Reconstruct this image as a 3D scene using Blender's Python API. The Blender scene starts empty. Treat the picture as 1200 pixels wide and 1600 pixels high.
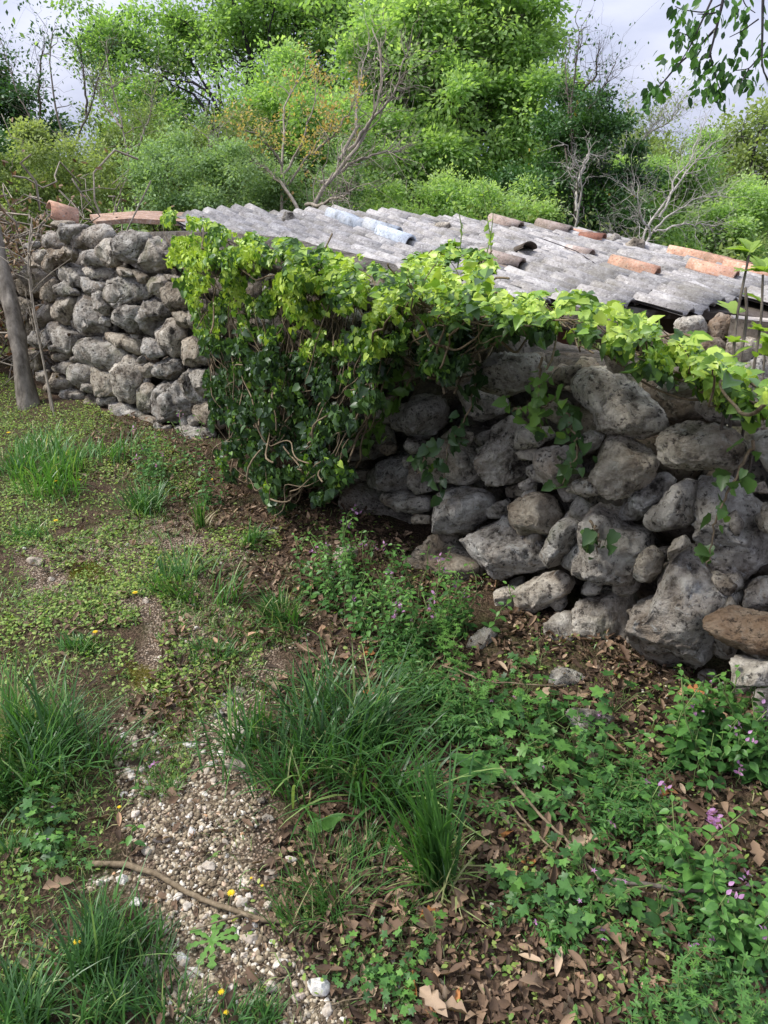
import bpy, bmesh, math, random
import numpy as np
from mathutils import Vector, Matrix

rng = np.random.default_rng(7)
random.seed(7)
R = math.radians
scene = bpy.context.scene
COL = scene.collection

# ------------------------------------------------------------------ camera
CAM_Z, PITCH, FPX = 1.6, R(23.7), 1209.0
cam_d = bpy.data.cameras.new("camera")
cam_d.sensor_fit = 'VERTICAL'; cam_d.sensor_height = 24.0; cam_d.lens = 24.0 * FPX / 1600.0
cam_d.clip_start = 0.05; cam_d.clip_end = 600
cam = bpy.data.objects.new("camera", cam_d); COL.objects.link(cam)
cam.location = (0, 0, CAM_Z); cam.rotation_euler = (R(90) - PITCH, 0, 0)
scene.camera = cam

# ------------------------------------------------------------------ light
SUN_EL, SUN_AZ = R(49), R(-88)          # azimuth measured from +Y towards +X
sun_d = bpy.data.lights.new("sun", 'SUN'); sun_d.energy = 2.3; sun_d.angle = R(16); sun_d.color = (1, .965, .9)
sun = bpy.data.objects.new("sun", sun_d); COL.objects.link(sun)
sv = Vector((math.sin(SUN_AZ) * math.cos(SUN_EL), math.cos(SUN_AZ) * math.cos(SUN_EL), math.sin(SUN_EL)))
sun.rotation_euler = sv.to_track_quat('Z', 'Y').to_euler()

world = bpy.data.worlds.new("World"); scene.world = world; world.use_nodes = True
wt = world.node_tree; wt.nodes.clear()
def wn(t, **k):
    n = wt.nodes.new(t)
    for a, b in k.items(): setattr(n, a, b)
    return n
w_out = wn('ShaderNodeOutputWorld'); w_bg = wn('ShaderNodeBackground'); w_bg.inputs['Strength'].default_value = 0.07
w_sky = wn('ShaderNodeTexSky', sky_type='NISHITA', sun_disc=False); w_sky.sun_elevation = SUN_EL; w_sky.sun_rotation = SUN_AZ
w_tc = wn('ShaderNodeTexCoord'); w_map = wn('ShaderNodeMapping'); w_map.inputs['Scale'].default_value = (1, 1, 2.6)
w_n = wn('ShaderNodeTexNoise'); w_n.inputs['Scale'].default_value = 2.3; w_n.inputs['Detail'].default_value = 7; w_n.inputs['Roughness'].default_value = .52
w_n2 = wn('ShaderNodeTexNoise'); w_n2.inputs['Scale'].default_value = 1.1; w_n2.inputs['Detail'].default_value = 4
w_r = wn('ShaderNodeValToRGB'); w_r.color_ramp.elements[0].position = .41; w_r.color_ramp.elements[1].position = .60
w_r.color_ramp.elements[0].color = (2.5, 2.85, 4.0, 1); w_r.color_ramp.elements[1].color = (4.6, 4.8, 5.8, 1)
w_r2 = wn('ShaderNodeValToRGB'); w_r2.color_ramp.elements[0].position = .2; w_r2.color_ramp.elements[1].position = .5
w_r2.color_ramp.elements[0].color = (.75, .75, .75, 1)
w_mix = wn('ShaderNodeMixRGB')
L = wt.links.new
L(w_tc.outputs['Generated'], w_map.inputs[0]); L(w_map.outputs[0], w_n.inputs['Vector']); L(w_map.outputs[0], w_n2.inputs['Vector'])
L(w_n.outputs['Fac'], w_r.inputs[0]); L(w_n2.outputs['Fac'], w_r2.inputs[0])
L(w_r2.outputs[0], w_mix.inputs[0]); L(w_sky.outputs[0], w_mix.inputs[1]); L(w_r.outputs[0], w_mix.inputs[2])
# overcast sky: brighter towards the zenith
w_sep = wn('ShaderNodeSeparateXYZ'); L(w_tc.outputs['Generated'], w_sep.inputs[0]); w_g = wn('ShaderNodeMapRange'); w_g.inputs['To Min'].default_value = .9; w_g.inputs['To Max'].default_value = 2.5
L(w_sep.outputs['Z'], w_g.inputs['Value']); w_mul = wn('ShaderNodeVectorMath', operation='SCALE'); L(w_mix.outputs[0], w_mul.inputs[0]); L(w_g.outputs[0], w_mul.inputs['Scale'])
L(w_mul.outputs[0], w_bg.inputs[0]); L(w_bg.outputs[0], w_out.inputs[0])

scene.view_settings.view_transform = 'Standard'; scene.view_settings.look = 'None'
scene.view_settings.gamma = 1; scene.view_settings.use_curve_mapping = False
scene.view_settings.exposure = 1.33

# ------------------------------------------------------------------ photo geometry helpers
cp, sp = math.cos(PITCH), math.sin(PITCH)
def ray(u, v):
    u = np.asarray(u, float); v = np.asarray(v, float)
    x = (u - 600) / FPX; y = (800 - v) / FPX
    return np.stack([x, cp + y * sp, y * cp - sp], -1)
C0 = np.array([0, 0, CAM_Z])
def at(u, v, t): return C0 + ray(u, v) * np.asarray(t, float)[..., None] if np.ndim(t) else C0 + ray(u, v) * t
def atz(u, v, z):
    d = ray(u, v); t = (np.asarray(z) - CAM_Z) / d[..., 2]
    return C0 + d * np.asarray(t)[..., None]
def proj(P):
    P = np.asarray(P, float); q = P - C0
    f = q[..., 1] * cp - q[..., 2] * sp; h = q[..., 1] * sp + q[..., 2] * cp
    f = np.maximum(f, .05)
    return np.stack([600 + FPX * q[..., 0] / f, 800 - FPX * h / f], -1)
def inpoly(P, poly):
    P = np.asarray(P, float); poly = np.asarray(poly, float); x, y = P[..., 0], P[..., 1]
    r = np.zeros(x.shape, bool); n = len(poly)
    for i in range(n):
        x0, y0 = poly[i]; x1, y1 = poly[i - 1]
        c = (y0 > y) != (y1 > y)
        r ^= c & (x < (x1 - x0) * (y - y0) / (y1 - y0 + 1e-12) + x0)
    return r

# ------------------------------------------------------------------ noise
_P = rng.random((64, 64, 64)).astype(np.float32)
def vnoise(P):
    P = np.asarray(P); i = np.floor(P).astype(int); f = P - i; f = f * f * (3 - 2 * f)
    out = 0
    for a in (0, 1):
        wa = f[..., 0] if a else 1 - f[..., 0]
        for b in (0, 1):
            wb = f[..., 1] if b else 1 - f[..., 1]
            for c in (0, 1):
                wc = f[..., 2] if c else 1 - f[..., 2]
                out = out + wa * wb * wc * _P[(i[..., 0] + a) & 63, (i[..., 1] + b) & 63, (i[..., 2] + c) & 63]
    return out * 2 - 1
def fbm(P, o=4, g=.5):
    s, a = 0, 1.0
    for k in range(o): s = s + a * vnoise(P * (2.03 ** k) + 7.7 * k); a *= g
    return s

# ------------------------------------------------------------------ mesh helpers
def mesh_np(name, V, F, mats=(), tint=None, smooth=False, attrs=None, matidx=None):
    V = np.asarray(V, np.float32).reshape(-1, 3); F = np.asarray(F, np.int32)
    me = bpy.data.meshes.new(name); k = F.shape[1]
    me.vertices.add(len(V)); me.vertices.foreach_set('co', V.ravel())
    me.loops.add(F.size); me.loops.foreach_set('vertex_index', F.ravel())
    me.polygons.add(len(F)); me.polygons.foreach_set('loop_start', np.arange(0, F.size, k, dtype=np.int32))
    if smooth: me.polygons.foreach_set('use_smooth', np.ones(len(F), bool))
    if tint is not None:
        a = me.attributes.new('tint', 'FLOAT', 'POINT'); a.data.foreach_set('value', np.asarray(tint, np.float32))
    for n_, v_ in (attrs or {}).items():
        a = me.attributes.new(n_, 'FLOAT', 'POINT'); a.data.foreach_set('value', np.asarray(v_, np.float32))
    for m in mats: me.materials.append(m)
    if matidx is not None: me.polygons.foreach_set('material_index', np.asarray(matidx, np.int32))
    me.update(calc_edges=True); me.validate()
    return me
def link(name, me, parent=None, loc=None, label=None, cat=None, group=None, kind=None, rot=None, scale=None):
    o = bpy.data.objects.new(name, me); COL.objects.link(o)
    if parent is not None: o.parent = parent
    if loc is not None: o.location = loc
    if rot is not None: o.rotation_euler = rot
    if scale is not None: o.scale = scale if np.ndim(scale) else (scale,) * 3
    if label: o['label'] = label
    if cat: o['category'] = cat
    if group: o['group'] = group
    if kind: o['kind'] = kind
    return o

class Bag:
    """collects triangles into one mesh"""
    def __init__(s): s.V, s.F, s.T, s.M, s.n = [], [], [], [], 0
    def add(s, V, F, tint=.5, m=0):
        V = np.asarray(V, float).reshape(-1, 3); F = np.asarray(F, int)
        if F.shape[1] == 4: F = np.concatenate([F[:, [0, 1, 2]], F[:, [0, 2, 3]]])
        s.V.append(V); s.F.append(F + s.n); s.n += len(V)
        s.T.append(np.broadcast_to(np.asarray(tint, float), (len(V),))); s.M.append(np.full(len(F), m))
    def mesh(s, name, mats, smooth=False):
        return mesh_np(name, np.concatenate(s.V), np.concatenate(s.F), mats, np.concatenate(s.T), smooth, None, np.concatenate(s.M))
    def scatter(s, tv, tf, P, X, N, sc, tint, m=0):
        """template verts (x along, y across, z normal) put at P with length axis X and normal N"""
        tv = np.asarray(tv, float); tf = np.asarray(tf, int); n = len(P)
        if n == 0: return
        X = X / (np.linalg.norm(X, axis=1, keepdims=True) + 1e-9)
        N = N - (N * X).sum(1, keepdims=True) * X; N = N / (np.linalg.norm(N, axis=1, keepdims=True) + 1e-9)
        Y = np.cross(N, X); sc = np.broadcast_to(np.asarray(sc, float), (n,)) if np.ndim(sc) < 2 else sc
        q = tv[None] * (sc[:, None, None] if sc.ndim == 1 else sc[:, None, :])
        W = P[:, None] + q[..., 0:1] * X[:, None] + q[..., 1:2] * Y[:, None] + q[..., 2:3] * N[:, None]
        k = len(tv); F = (tf[None] + (np.arange(n) * k)[:, None, None]).reshape(-1, 3)
        s.V.append(W.reshape(-1, 3)); s.F.append(F + s.n); s.n += n * k
        s.T.append(np.repeat(np.broadcast_to(np.asarray(tint, float), (n,)), k)); s.M.append(np.full(len(F), m))
    def tube(s, pts, rad, sides=6, tint=.5, m=0, jit=0):
        pts = np.asarray(pts, float); n = len(pts); rad = np.broadcast_to(np.asarray(rad, float), (n,))
        t = np.gradient(pts, axis=0); t /= np.linalg.norm(t, axis=1, keepdims=True) + 1e-9
        up = np.array([.13, .21, 1.]) if abs(t[:, 2]).mean() < .8 else np.array([1., .2, .1])
        a = np.cross(t, up); a /= np.linalg.norm(a, axis=1, keepdims=True) + 1e-9; b = np.cross(t, a)
        th = np.arange(sides) * 2 * np.pi / sides
        rr = rad[:, None] * (1 + jit * rng.normal(size=(n, sides)))
        V = pts[:, None] + rr[..., None] * (a[:, None] * np.cos(th)[None, :, None] + b[:, None] * np.sin(th)[None, :, None])
        i = np.arange(n - 1)[:, None] * sides; j = np.arange(sides)[None]; k = (j + 1) % sides
        F = np.stack([i + j, i + k, i + sides + k, i + sides + j], -1).reshape(-1, 4)
        V = np.concatenate([V.reshape(-1, 3), pts[-1:] + t[-1:] * rad[-1]])
        e = (n - 1) * sides; cap = np.stack([e + j[0], e + k[0], np.full(sides, n * sides)], -1)
        F = np.concatenate([F[:, [0, 1, 2]], F[:, [0, 2, 3]], cap])
        s.add(V, F, tint, m)
def wander(p0, p1, n=10, amp=.05, sag=0.):
    p0 = np.asarray(p0, float); p1 = np.asarray(p1, float); t = np.linspace(0, 1, n)[:, None]
    L_ = np.linalg.norm(p1 - p0); P = p0 + (p1 - p0) * t
    ph = rng.random((3, 3)) * 6.28; k = np.array([1.3, 2.9, 5.3])
    w = sum(np.sin(k[i] * 3.14 * t + ph[i]) / (i + 1) for i in range(3)) * amp * L_ * np.sin(np.pi * np.clip(t * .5 + .0, 0, 1))
    P = P + w - w[0]; P[:, 2] += (-sag * L_ * np.sin(np.pi * t[:, 0]))
    return P
def polyline(P, n):
    P = np.asarray(P, float); d = np.r_[0, np.cumsum(np.linalg.norm(np.diff(P, axis=0), axis=1))]
    x = np.linspace(0, d[-1], n); Q = np.stack([np.interp(x, d, P[:, i]) for i in range(P.shape[1])], -1)
    for _ in range(max(1, n // (2 * len(P)))):
        Q[1:-1] = (Q[:-2] + 2 * Q[1:-1] + Q[2:]) / 4
    return Q
def runit(n):
    v = rng.normal(size=(n, 3)); return v / np.linalg.norm(v, axis=1, keepdims=True)

# ------------------------------------------------------------------ materials
def new_mat(name):
    m = bpy.data.materials.new(name); m.use_nodes = True; t = m.node_tree; t.nodes.clear(); return m, t
def nd(t, typ, ins=None, **k):
    n = t.nodes.new(typ)
    for a, b in k.items(): setattr(n, a, b)
    for a, b in (ins or {}).items():
        if hasattr(b, 'node'): t.links.new(b, n.inputs[a])
        else: n.inputs[a].default_value = b
    return n
def ramp(t, fac, stops):
    r = t.nodes.new('ShaderNodeValToRGB'); cr = r.color_ramp
    while len(cr.elements) < len(stops): cr.elements.new(.5)
    for e, (p, c) in zip(cr.elements, stops): e.position = p; e.color = (*c, 1) if len(c) == 3 else c
    t.links.new(fac, r.inputs[0]); return r.outputs[0]
def mixc(t, f, a, b, mode='MIX'):
    n = t.nodes.new('ShaderNodeMixRGB'); n.blend_type = mode
    for s, v in ((0, f), (1, a), (2, b)):
        if hasattr(v, 'node'): t.links.new(v, n.inputs[s])
        else: n.inputs[s].default_value = v if s == 0 else (*v, 1)
    return n.outputs[0]
def g3(v): return (v, v, v)
def finish(t, col, rough=.9, spec=.2, bump=None, bstr=.5, bdist=.01):
    b = nd(t, 'ShaderNodeBsdfPrincipled', {'Roughness': rough, 'Specular IOR Level': spec}); t.links.new(col, b.inputs['Base Color'])
    if bump is not None:
        bn = nd(t, 'ShaderNodeBump', {'Strength': bstr, 'Distance': bdist, 'Height': bump}); t.links.new(bn.outputs[0], b.inputs['Normal'])
    o = nd(t, 'ShaderNodeOutputMaterial'); t.links.new(b.outputs[0], o.inputs[0]); return b

def rock_mat(name, dark=(.05, .042, .035), mid=(.34, .305, .26), light=(.68, .64, .57), warm=(.30, .22, .15), sc=1., lich=.8):
    m, t = new_mat(name)
    tc = nd(t, 'ShaderNodeTexCoord'); oi = nd(t, 'ShaderNodeObjectInfo')
    off = nd(t, 'ShaderNodeVectorMath', {0: tc.outputs['Object']}, operation='ADD'); 
    mul = nd(t, 'ShaderNodeMath', {0: oi.outputs['Random'], 1: 37.0}, operation='MULTIPLY')
    t.links.new(mul.outputs[0], off.inputs[1]); v = off.outputs[0]
    n1 = nd(t, 'ShaderNodeTexNoise', {'Vector': v, 'Scale': 11 * sc, 'Detail': 10, 'Roughness': .68})
    n2 = nd(t, 'ShaderNodeTexNoise', {'Vector': v, 'Scale': 55 * sc, 'Detail': 6, 'Roughness': .7})
    n3 = nd(t, 'ShaderNodeTexNoise', {'Vector': v, 'Scale': 16 * sc, 'Detail': 8, 'Roughness': .75, 'Distortion': .6})
    vo = nd(t, 'ShaderNodeTexVoronoi', {'Vector': v, 'Scale': 70 * sc})
    base = ramp(t, n1.outputs['Fac'], [(.34, dark), (.44, mid), (.54, tuple(.5 * (a + b) for a, b in zip(mid, light))), (.62, light)])
    c = mixc(t, ramp(t, nd(t, 'ShaderNodeTexNoise', {'Vector': v, 'Scale': 4 * sc, 'Detail': 3}).outputs['Fac'], [(.5, g3(0)), (.72, g3(.55))]), base, warm)
    lf = ramp(t, n3.outputs['Fac'], [(.56, g3(0)), (.63, g3(lich))])
    c = mixc(t, lf, c, (.56, .55, .51))
    df = ramp(t, n2.outputs['Fac'], [(.39, g3(.85)), (.47, g3(0))])
    dp = ramp(t, nd(t, 'ShaderNodeTexNoise', {'Vector': v, 'Scale': 7 * sc, 'Detail': 6, 'Roughness': .65}).outputs['Fac'], [(.40, g3(.1)), (.52, g3(1))])
    df = mixc(t, 1., df, dp, 'MULTIPLY')
    c = mixc(t, df, c, (.035, .03, .027))
    gm = ramp(t, nd(t, 'ShaderNodeTexNoise', {'Vector': v, 'Scale': 5 * sc, 'Detail': 5}).outputs['Fac'], [(.6, g3(0)), (.72, g3(.5))])
    c = mixc(t, gm, c, (.10, .12, .045))
    tone = ramp(t, oi.outputs['Random'], [(0, (.72, .66, .59)), (.3, (1.1, 1.04, .95)), (.55, (.92, .93, .96)), (.8, (1.05, 1.03, 1.0)), (1, (1.32, 1.28, 1.22))])
    c = mixc(t, 1., c, tone, 'MULTIPLY')
    h = nd(t, 'ShaderNodeMath', {0: n2.outputs['Fac'], 1: n3.outputs['Fac']}, operation='ADD')
    h2 = nd(t, 'ShaderNodeMath', {0: h.outputs[0], 1: n1.outputs['Fac']}, operation='ADD')
    finish(t, c, .92, .15, h2.outputs[0], 1., .034)
    return m
def leaf_mat(name, stops, trans=.4, rough=.45, spec=.35, var=0.0):
    m, t = new_mat(name)
    a = nd(t, 'ShaderNodeAttribute', attribute_name='tint')
    fac = a.outputs['Fac']
    if var:
        oi = nd(t, 'ShaderNodeObjectInfo'); q = nd(t, 'ShaderNodeMath', {0: oi.outputs['Random'], 1: var, 2: -var / 2}, operation='MULTIPLY_ADD')
        fac = nd(t, 'ShaderNodeMath', {0: fac, 1: q.outputs[0]}, operation='ADD').outputs[0]
    c = ramp(t, fac, stops)
    n = nd(t, 'ShaderNodeTexNoise', {'Vector': nd(t, 'ShaderNodeTexCoord').outputs['Object'], 'Scale': 90., 'Detail': 2})
    c = mixc(t, .35, c, mixc(t, 1., c, ramp(t, n.outputs['Fac'], [(.3, g3(.55)), (.7, g3(1.3))]), 'MULTIPLY'))
    b = nd(t, 'ShaderNodeBsdfPrincipled', {'Roughness': rough, 'Specular IOR Level': spec, 'Base Color': c})
    tl = nd(t, 'ShaderNodeBsdfTranslucent', {'Color': mixc(t, 1., c, (1.25, 1.35, .6), 'MULTIPLY')})
    mx = nd(t, 'ShaderNodeMixShader', {0: trans, 1: b.outputs[0], 2: tl.outputs[0]})
    o = nd(t, 'ShaderNodeOutputMaterial', {0: mx.outputs[0]})
    return m
def bark_mat(name, a, b, sc=30., bumpd=.008):
    m, t = new_mat(name); tc = nd(t, 'ShaderNodeTexCoord')
    mp = nd(t, 'ShaderNodeMapping', {'Vector': tc.outputs['Object'], 'Scale': (1, 1, .35)})
    n = nd(t, 'ShaderNodeTexNoise', {'Vector': mp.outputs[0], 'Scale': sc, 'Detail': 7, 'Roughness': .7})
    c = ramp(t, n.outputs['Fac'], [(.32, a), (.55, tuple(.5 * (x + y) for x, y in zip(a, b))), (.7, b)])
    finish(t, c, .9, .15, n.outputs['Fac'], .8, bumpd); return m

M = {}
M['rock'] = rock_mat('limestone')
M['rock_warm'] = rock_mat('limestone_warm', dark=(.12, .08, .055), mid=(.30, .215, .15), light=(.42, .35, .28), warm=(.36, .23, .13), lich=.2)
M['rock_dark'] = rock_mat('limestone_shaded', dark=(.05, .042, .035), mid=(.15, .13, .11), light=(.28, .25, .22), lich=.25)  # darkened copy of the limestone: shade of the gaps put into the colour
M['pebble'] = rock_mat('pale_pebble', dark=(.26, .19, .14), mid=(.46, .37, .29), light=(.68, .62, .55), warm=(.52, .36, .22), sc=2.5, lich=.3)
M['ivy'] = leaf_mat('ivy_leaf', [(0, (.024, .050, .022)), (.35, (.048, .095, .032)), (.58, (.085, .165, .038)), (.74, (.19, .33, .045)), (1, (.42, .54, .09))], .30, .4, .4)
M['cover'] = leaf_mat('weed_leaf', [(0, (.07, .12, .03)), (.5, (.17, .28, .06)), (1, (.36, .44, .12))], .4, .5, .25)
M['branch_leaf'] = leaf_mat('branch_leaf', [(0, (.03, .07, .025)), (.6, (.07, .17, .04)), (1, (.14, .28, .06))], .35, .4, .35)
M['tree_green'] = leaf_mat('spring_leaf', [(0, (.17, .28, .08)), (.5, (.29, .44, .15)), (1, (.46, .58, .25))], .52, .5, .3, .25)
M['tree_dark'] = leaf_mat('evergreen_leaf', [(0, (.02, .055, .02)), (.6, (.06, .14, .035)), (.9, (.08, .17, .03)), (1, (.4, .3, .04))], .25, .45, .4)
M['tree_olive'] = leaf_mat('olive_leaf', [(0, (.10, .14, .05)), (.5, (.22, .29, .10)), (1, (.38, .43, .18))], .4, .6, .2, .3)
M['tree_grey'] = leaf_mat('greygreen_leaf', [(0, (.14, .22, .10)), (.5, (.26, .38, .17)), (1, (.42, .53, .30))], .4, .6, .2, .2)
M['orange_leaf'] = leaf_mat('orange_leaf', [(0, (.42, .24, .10)), (.5, (.50, .36, .14)), (1, (.46, .46, .18))], .45, .6, .2)
M['grass'] = leaf_mat('grass_blade', [(0, (.025, .06, .02)), (.4, (.055, .14, .035)), (.75, (.11, .25, .055)), (.93, (.22, .34, .10)), (1, (.42, .38, .2))], .35, .4, .4, .1)
M['herb'] = leaf_mat('herb_leaf', [(0, (.03, .075, .025)), (.5, (.065, .165, .04)), (1, (.15, .31, .06))], .35, .45, .35, .35)
M['litter'] = leaf_mat('dead_leaf', [(0, (.045, .028, .018)), (.4, (.13, .08, .05)), (.68, (.25, .165, .105)), (.9, (.42, .31, .215)), (1, (.36, .15, .05))], .12, .7, .25, .5)
M['pink'] = leaf_mat('pink_petal', [(0, (.34, .15, .32)), (1, (.62, .34, .60))], .4)
M['yellow'] = leaf_mat('yellow_petal', [(0, (.75, .5, .02)), (1, (.85, .68, .03))], .3)
M['yleaf'] = leaf_mat('young_leaf', [(0, (.22, .34, .05)), (1, (.42, .55, .12))], .45, .4, .4)
M['bark'] = bark_mat('bark', (.05, .04, .032), (.20, .17, .14))
M['bark_pale'] = bark_mat('bark_pale', (.20, .18, .155), (.58, .54, .49), 24.)
M['bark_mottled'] = bark_mat('bark_mottled', (.055, .045, .035), (.34, .30, .25), 14., .012)
M['bark_mid'] = bark_mat('bark_mid', (.14, .115, .09), (.42, .37, .30))
M['bark_dark'] = bark_mat('bark_dark', (.02, .017, .02), (.07, .06, .065))
M['vine'] = bark_mat('vine_stem', (.09, .065, .04), (.27, .21, .14), 60., .003)
M['green_stem'] = bark_mat('green_stem', (.08, .12, .04), (.18, .24, .08), 40., .001)
# ------------------------------------------------------------------ wall line (front face, from the photo's foot of the wall)
_wp = [(-60, 590), (60, 612), (150, 650), (330, 700), (450, 775), (560, 850), (700, 930), (830, 1010), (980, 1085), (1130, 1160), (1330, 1290)]
WP = atz([p[0] for p in _wp], [p[1] for p in _wp], 0.)[:, :2]
WL = polyline(WP, 120)                                   # from far left to near right
for _ in range(30): WL[1:-1] = (WL[:-2] + 2 * WL[1:-1] + WL[2:]) / 4
_T = np.gradient(WL, axis=0); _T /= np.linalg.norm(_T, axis=1, keepdims=True)
WN = np.stack([_T[:, 1], -_T[:, 0]], -1)                 # points to the camera side
WS = np.r_[0, np.cumsum(np.linalg.norm(np.diff(WL, axis=0), axis=1))]
BAT = .07
def hit(u, v, off=0.):
    """photo pixel -> point on the wall's front surface moved out by off; returns s, z and the point"""
    u = np.atleast_1d(np.asarray(u, float)); v = np.atleast_1d(np.asarray(v, float)); off = np.broadcast_to(np.asarray(off, float), u.shape)
    d = ray(u, v); z = np.full(u.shape, .6)
    for _ in range(3):
        best_t = np.full(u.shape, 1e9); best_s = np.full(u.shape, np.nan)
        o = (off - BAT * z)[:, None, None]
        P = WL[None] + WN[None] * o
        a, b = P[:, :-1], P[:, 1:]; e = b - a; dx = d[:, None, :2]
        den = dx[..., 0] * e[..., 1] - dx[..., 1] * e[..., 0]
        t = (a[..., 0] * e[..., 1] - a[..., 1] * e[..., 0]) / (den + 1e-12)
        w = (a[..., 0] * dx[..., 1] - a[..., 1] * dx[..., 0]) / (den + 1e-12)
        ok = (t > 0) & (w >= -.01) & (w <= 1.01); t = np.where(ok, t, 1e9)
        k = t.argmin(1); ar = np.arange(len(u)); tt = t[ar, k]
        s = WS[k] + w[ar, k] * (WS[k + 1] - WS[k]); z = CAM_Z + d[:, 2] * tt
    return s, z, C0 + d * tt[:, None]
def wpt(s, z, off=0.):
    s = np.asarray(s, float); o = off - BAT * np.asarray(z)
    X = np.interp(s, WS, WL[:, 0]); Y = np.interp(s, WS, WL[:, 1]); nx = np.interp(s, WS, WN[:, 0]); ny = np.interp(s, WS, WN[:, 1])
    return np.stack([X + nx * o, Y + ny * o, np.broadcast_to(z, s.shape)], -1)
def wnorm(s):
    return np.stack([np.interp(s, WS, WN[:, 0]), np.interp(s, WS, WN[:, 1]), np.zeros(np.shape(s))], -1)
_tp = [(-40, 400), (60, 375), (100, 345), (200, 342), (300, 352), (450, 395), (600, 465), (700, 530), (800, 545), (900, 545), (1000, 575), (1100, 605), (1250, 690)]
_ts, _tz, _ = hit([p[0] for p in _tp], [p[1] for p in _tp])
_o = np.argsort(_ts)
def ztop(s): return np.interp(s, _ts[_o], _tz[_o])
def wdist(x, y):
    """signed distance behind the wall's front line (positive behind)"""
    x = np.asarray(x, float); y = np.asarray(y, float); sh = x.shape; q = np.stack([x.ravel(), y.ravel()], -1)
    out = np.empty(len(q))
    for i in range(0, len(q), 20000):
        c = q[i:i + 20000]; D = ((c[:, None] - WL[None, ::3]) ** 2).sum(-1); k = D.argmin(1) * 3
        out[i:i + 20000] = -((c - WL[k]) * WN[k]).sum(1)
    return out.reshape(sh)
def sstep(a, b, x):
    t = np.clip((x - a) / (b - a), 0, 1); return t * t * (3 - 2 * t)
def gz(x, y, d=None):
    x = np.asarray(x, float); y = np.asarray(y, float)
    z = .035 * vnoise(np.stack([x * .9, y * .9, 0 * x + 3], -1)) + .012 * vnoise(np.stack([x * 4, y * 4, 0 * x + 9], -1))
    if d is None: d = wdist(x, y)
    z = z + .05 * sstep(-.35, 0, d) - 1.15 * sstep(.35, 2.6, d)
    far = np.hypot(x, y); z = z + .6 * vnoise(np.stack([x * .05, y * .05, 0 * x + 5], -1)) * sstep(14, 40, far)
    return z
def gpt(u, v):
    p = atz(u, v, 0.); 
    for _ in range(3): p = atz(u, v, gz(p[..., 0], p[..., 1]))
    return p

# ------------------------------------------------------------------ ground zones (drawn once on the ground)
def gpoly(pts): return atz([p[0] for p in pts], [p[1] for p in pts], 0.)[:, :2]
Z_path = gpoly([(300, 1640), (590, 1640), (560, 1540), (520, 1450), (480, 1360), (450, 1270), (430, 1180), (415, 1080), (370, 1050), (320, 1110), (240, 1120), (190, 1170), (220, 1240), (250, 1320), (140, 1350), (110, 1400), (230, 1440), (290, 1530)])
Z_path2 = gpoly([(20, 870), (150, 820), (320, 800), (400, 850), (330, 900), (330, 960), (260, 990), (120, 940), (20, 950)])
Z_path3 = gpoly([(200, 980), (330, 960), (420, 1010), (420, 1080), (300, 1130), (190, 1110), (170, 1040)])
Z_moss = [gpoly([(175, 1035), (330, 1045), (310, 1080), (300, 1150), (265, 1140), (260, 1090), (190, 1070)]), gpoly([(100, 880), (160, 880), (150, 915), (95, 905)])]
Z_lit = gpoly([(480, 1700), (1300, 1700), (1300, 1100), (1000, 1040), (700, 890), (560, 810), (400, 760), (300, 700), (200, 660), (130, 640), (150, 700), (260, 790), (380, 900), (440, 1000), (520, 1200), (470, 1330), (520, 1450)])
Z_right = gpoly([(620, 1700), (1350, 1700), (1350, 1150), (1000, 1060), (700, 920), (560, 860), (430, 850), (430, 960), (560, 1100), (640, 1280), (600, 1400)])
Z_lawn = gpoly([(-500, 1700), (120, 1640), (150, 1400), (200, 1200), (180, 1100), (130, 1000), (60, 950), (0, 900), (60, 820), (300, 760), (250, 700), (120, 640), (0, 590), (-600, 590)])
def soft(poly, x, y, amp=.12):
    n1 = vnoise(np.stack([x * 3.1, y * 3.1, x * 0 + 1], -1)); n2 = vnoise(np.stack([x * 3.1, y * 3.1, x * 0 + 21], -1))
    n3 = vnoise(np.stack([x * 11, y * 11, x * 0 + 31], -1)); 
    q = np.stack([x + amp * (n1 + .5 * n3), y + amp * 1.4 * (n2 - .5 * n3)], -1)
    return inpoly(q, poly)
def path_w(x, y): return soft(Z_path, x, y) | soft(Z_path2, x, y) | soft(Z_path3, x, y)

# ------------------------------------------------------------------ ground
def axis(lo, hi, step, far):
    a = list(np.arange(lo, hi + 1e-6, step)); s = step; p = hi
    while p < far: s *= 1.22; p += s; a.append(p)
    s = step; p = lo
    while p > -far: s *= 1.22; p -= s; a.insert(0, p)
    return np.array(a)
gx_, gy_ = axis(-4.2, 3.0, .03, 220), axis(.2, 7.6, .03, 220)
GX, GY = np.meshgrid(gx_, gy_); GD = wdist(GX, GY); GZ = gz(GX, GY, GD)
_pm = path_w(GX, GY).astype(float); _mm = np.zeros_like(_pm)
for z_ in Z_moss: _mm = np.maximum(_mm, soft(z_, GX, GY, .05))
def blur(a, k=1):
    for _ in range(k):
        a = a.copy(); a[1:-1, 1:-1] = (a[1:-1, 1:-1] * 2 + a[:-2, 1:-1] + a[2:, 1:-1] + a[1:-1, :-2] + a[1:-1, 2:]) / 6
    return a
_pm = blur(_pm, 9); _mm = blur(_mm, 9)
GZ = GZ + .006 * _mm + .005 * fbm(np.stack([GX * 14, GY * 14, GX * 0], -1), 2) * (np.abs(GX) < 6)
ny_, nx_ = GX.shape
idx = (np.arange(ny_ - 1)[:, None] * nx_ + np.arange(nx_ - 1)[None])
GF = np.stack([idx, idx + 1, idx + nx_ + 1, idx + nx_], -1).reshape(-1, 4)
m, t = new_mat('soil')
tc = nd(t, 'ShaderNodeTexCoord'); v = tc.outputs['Object']
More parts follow.
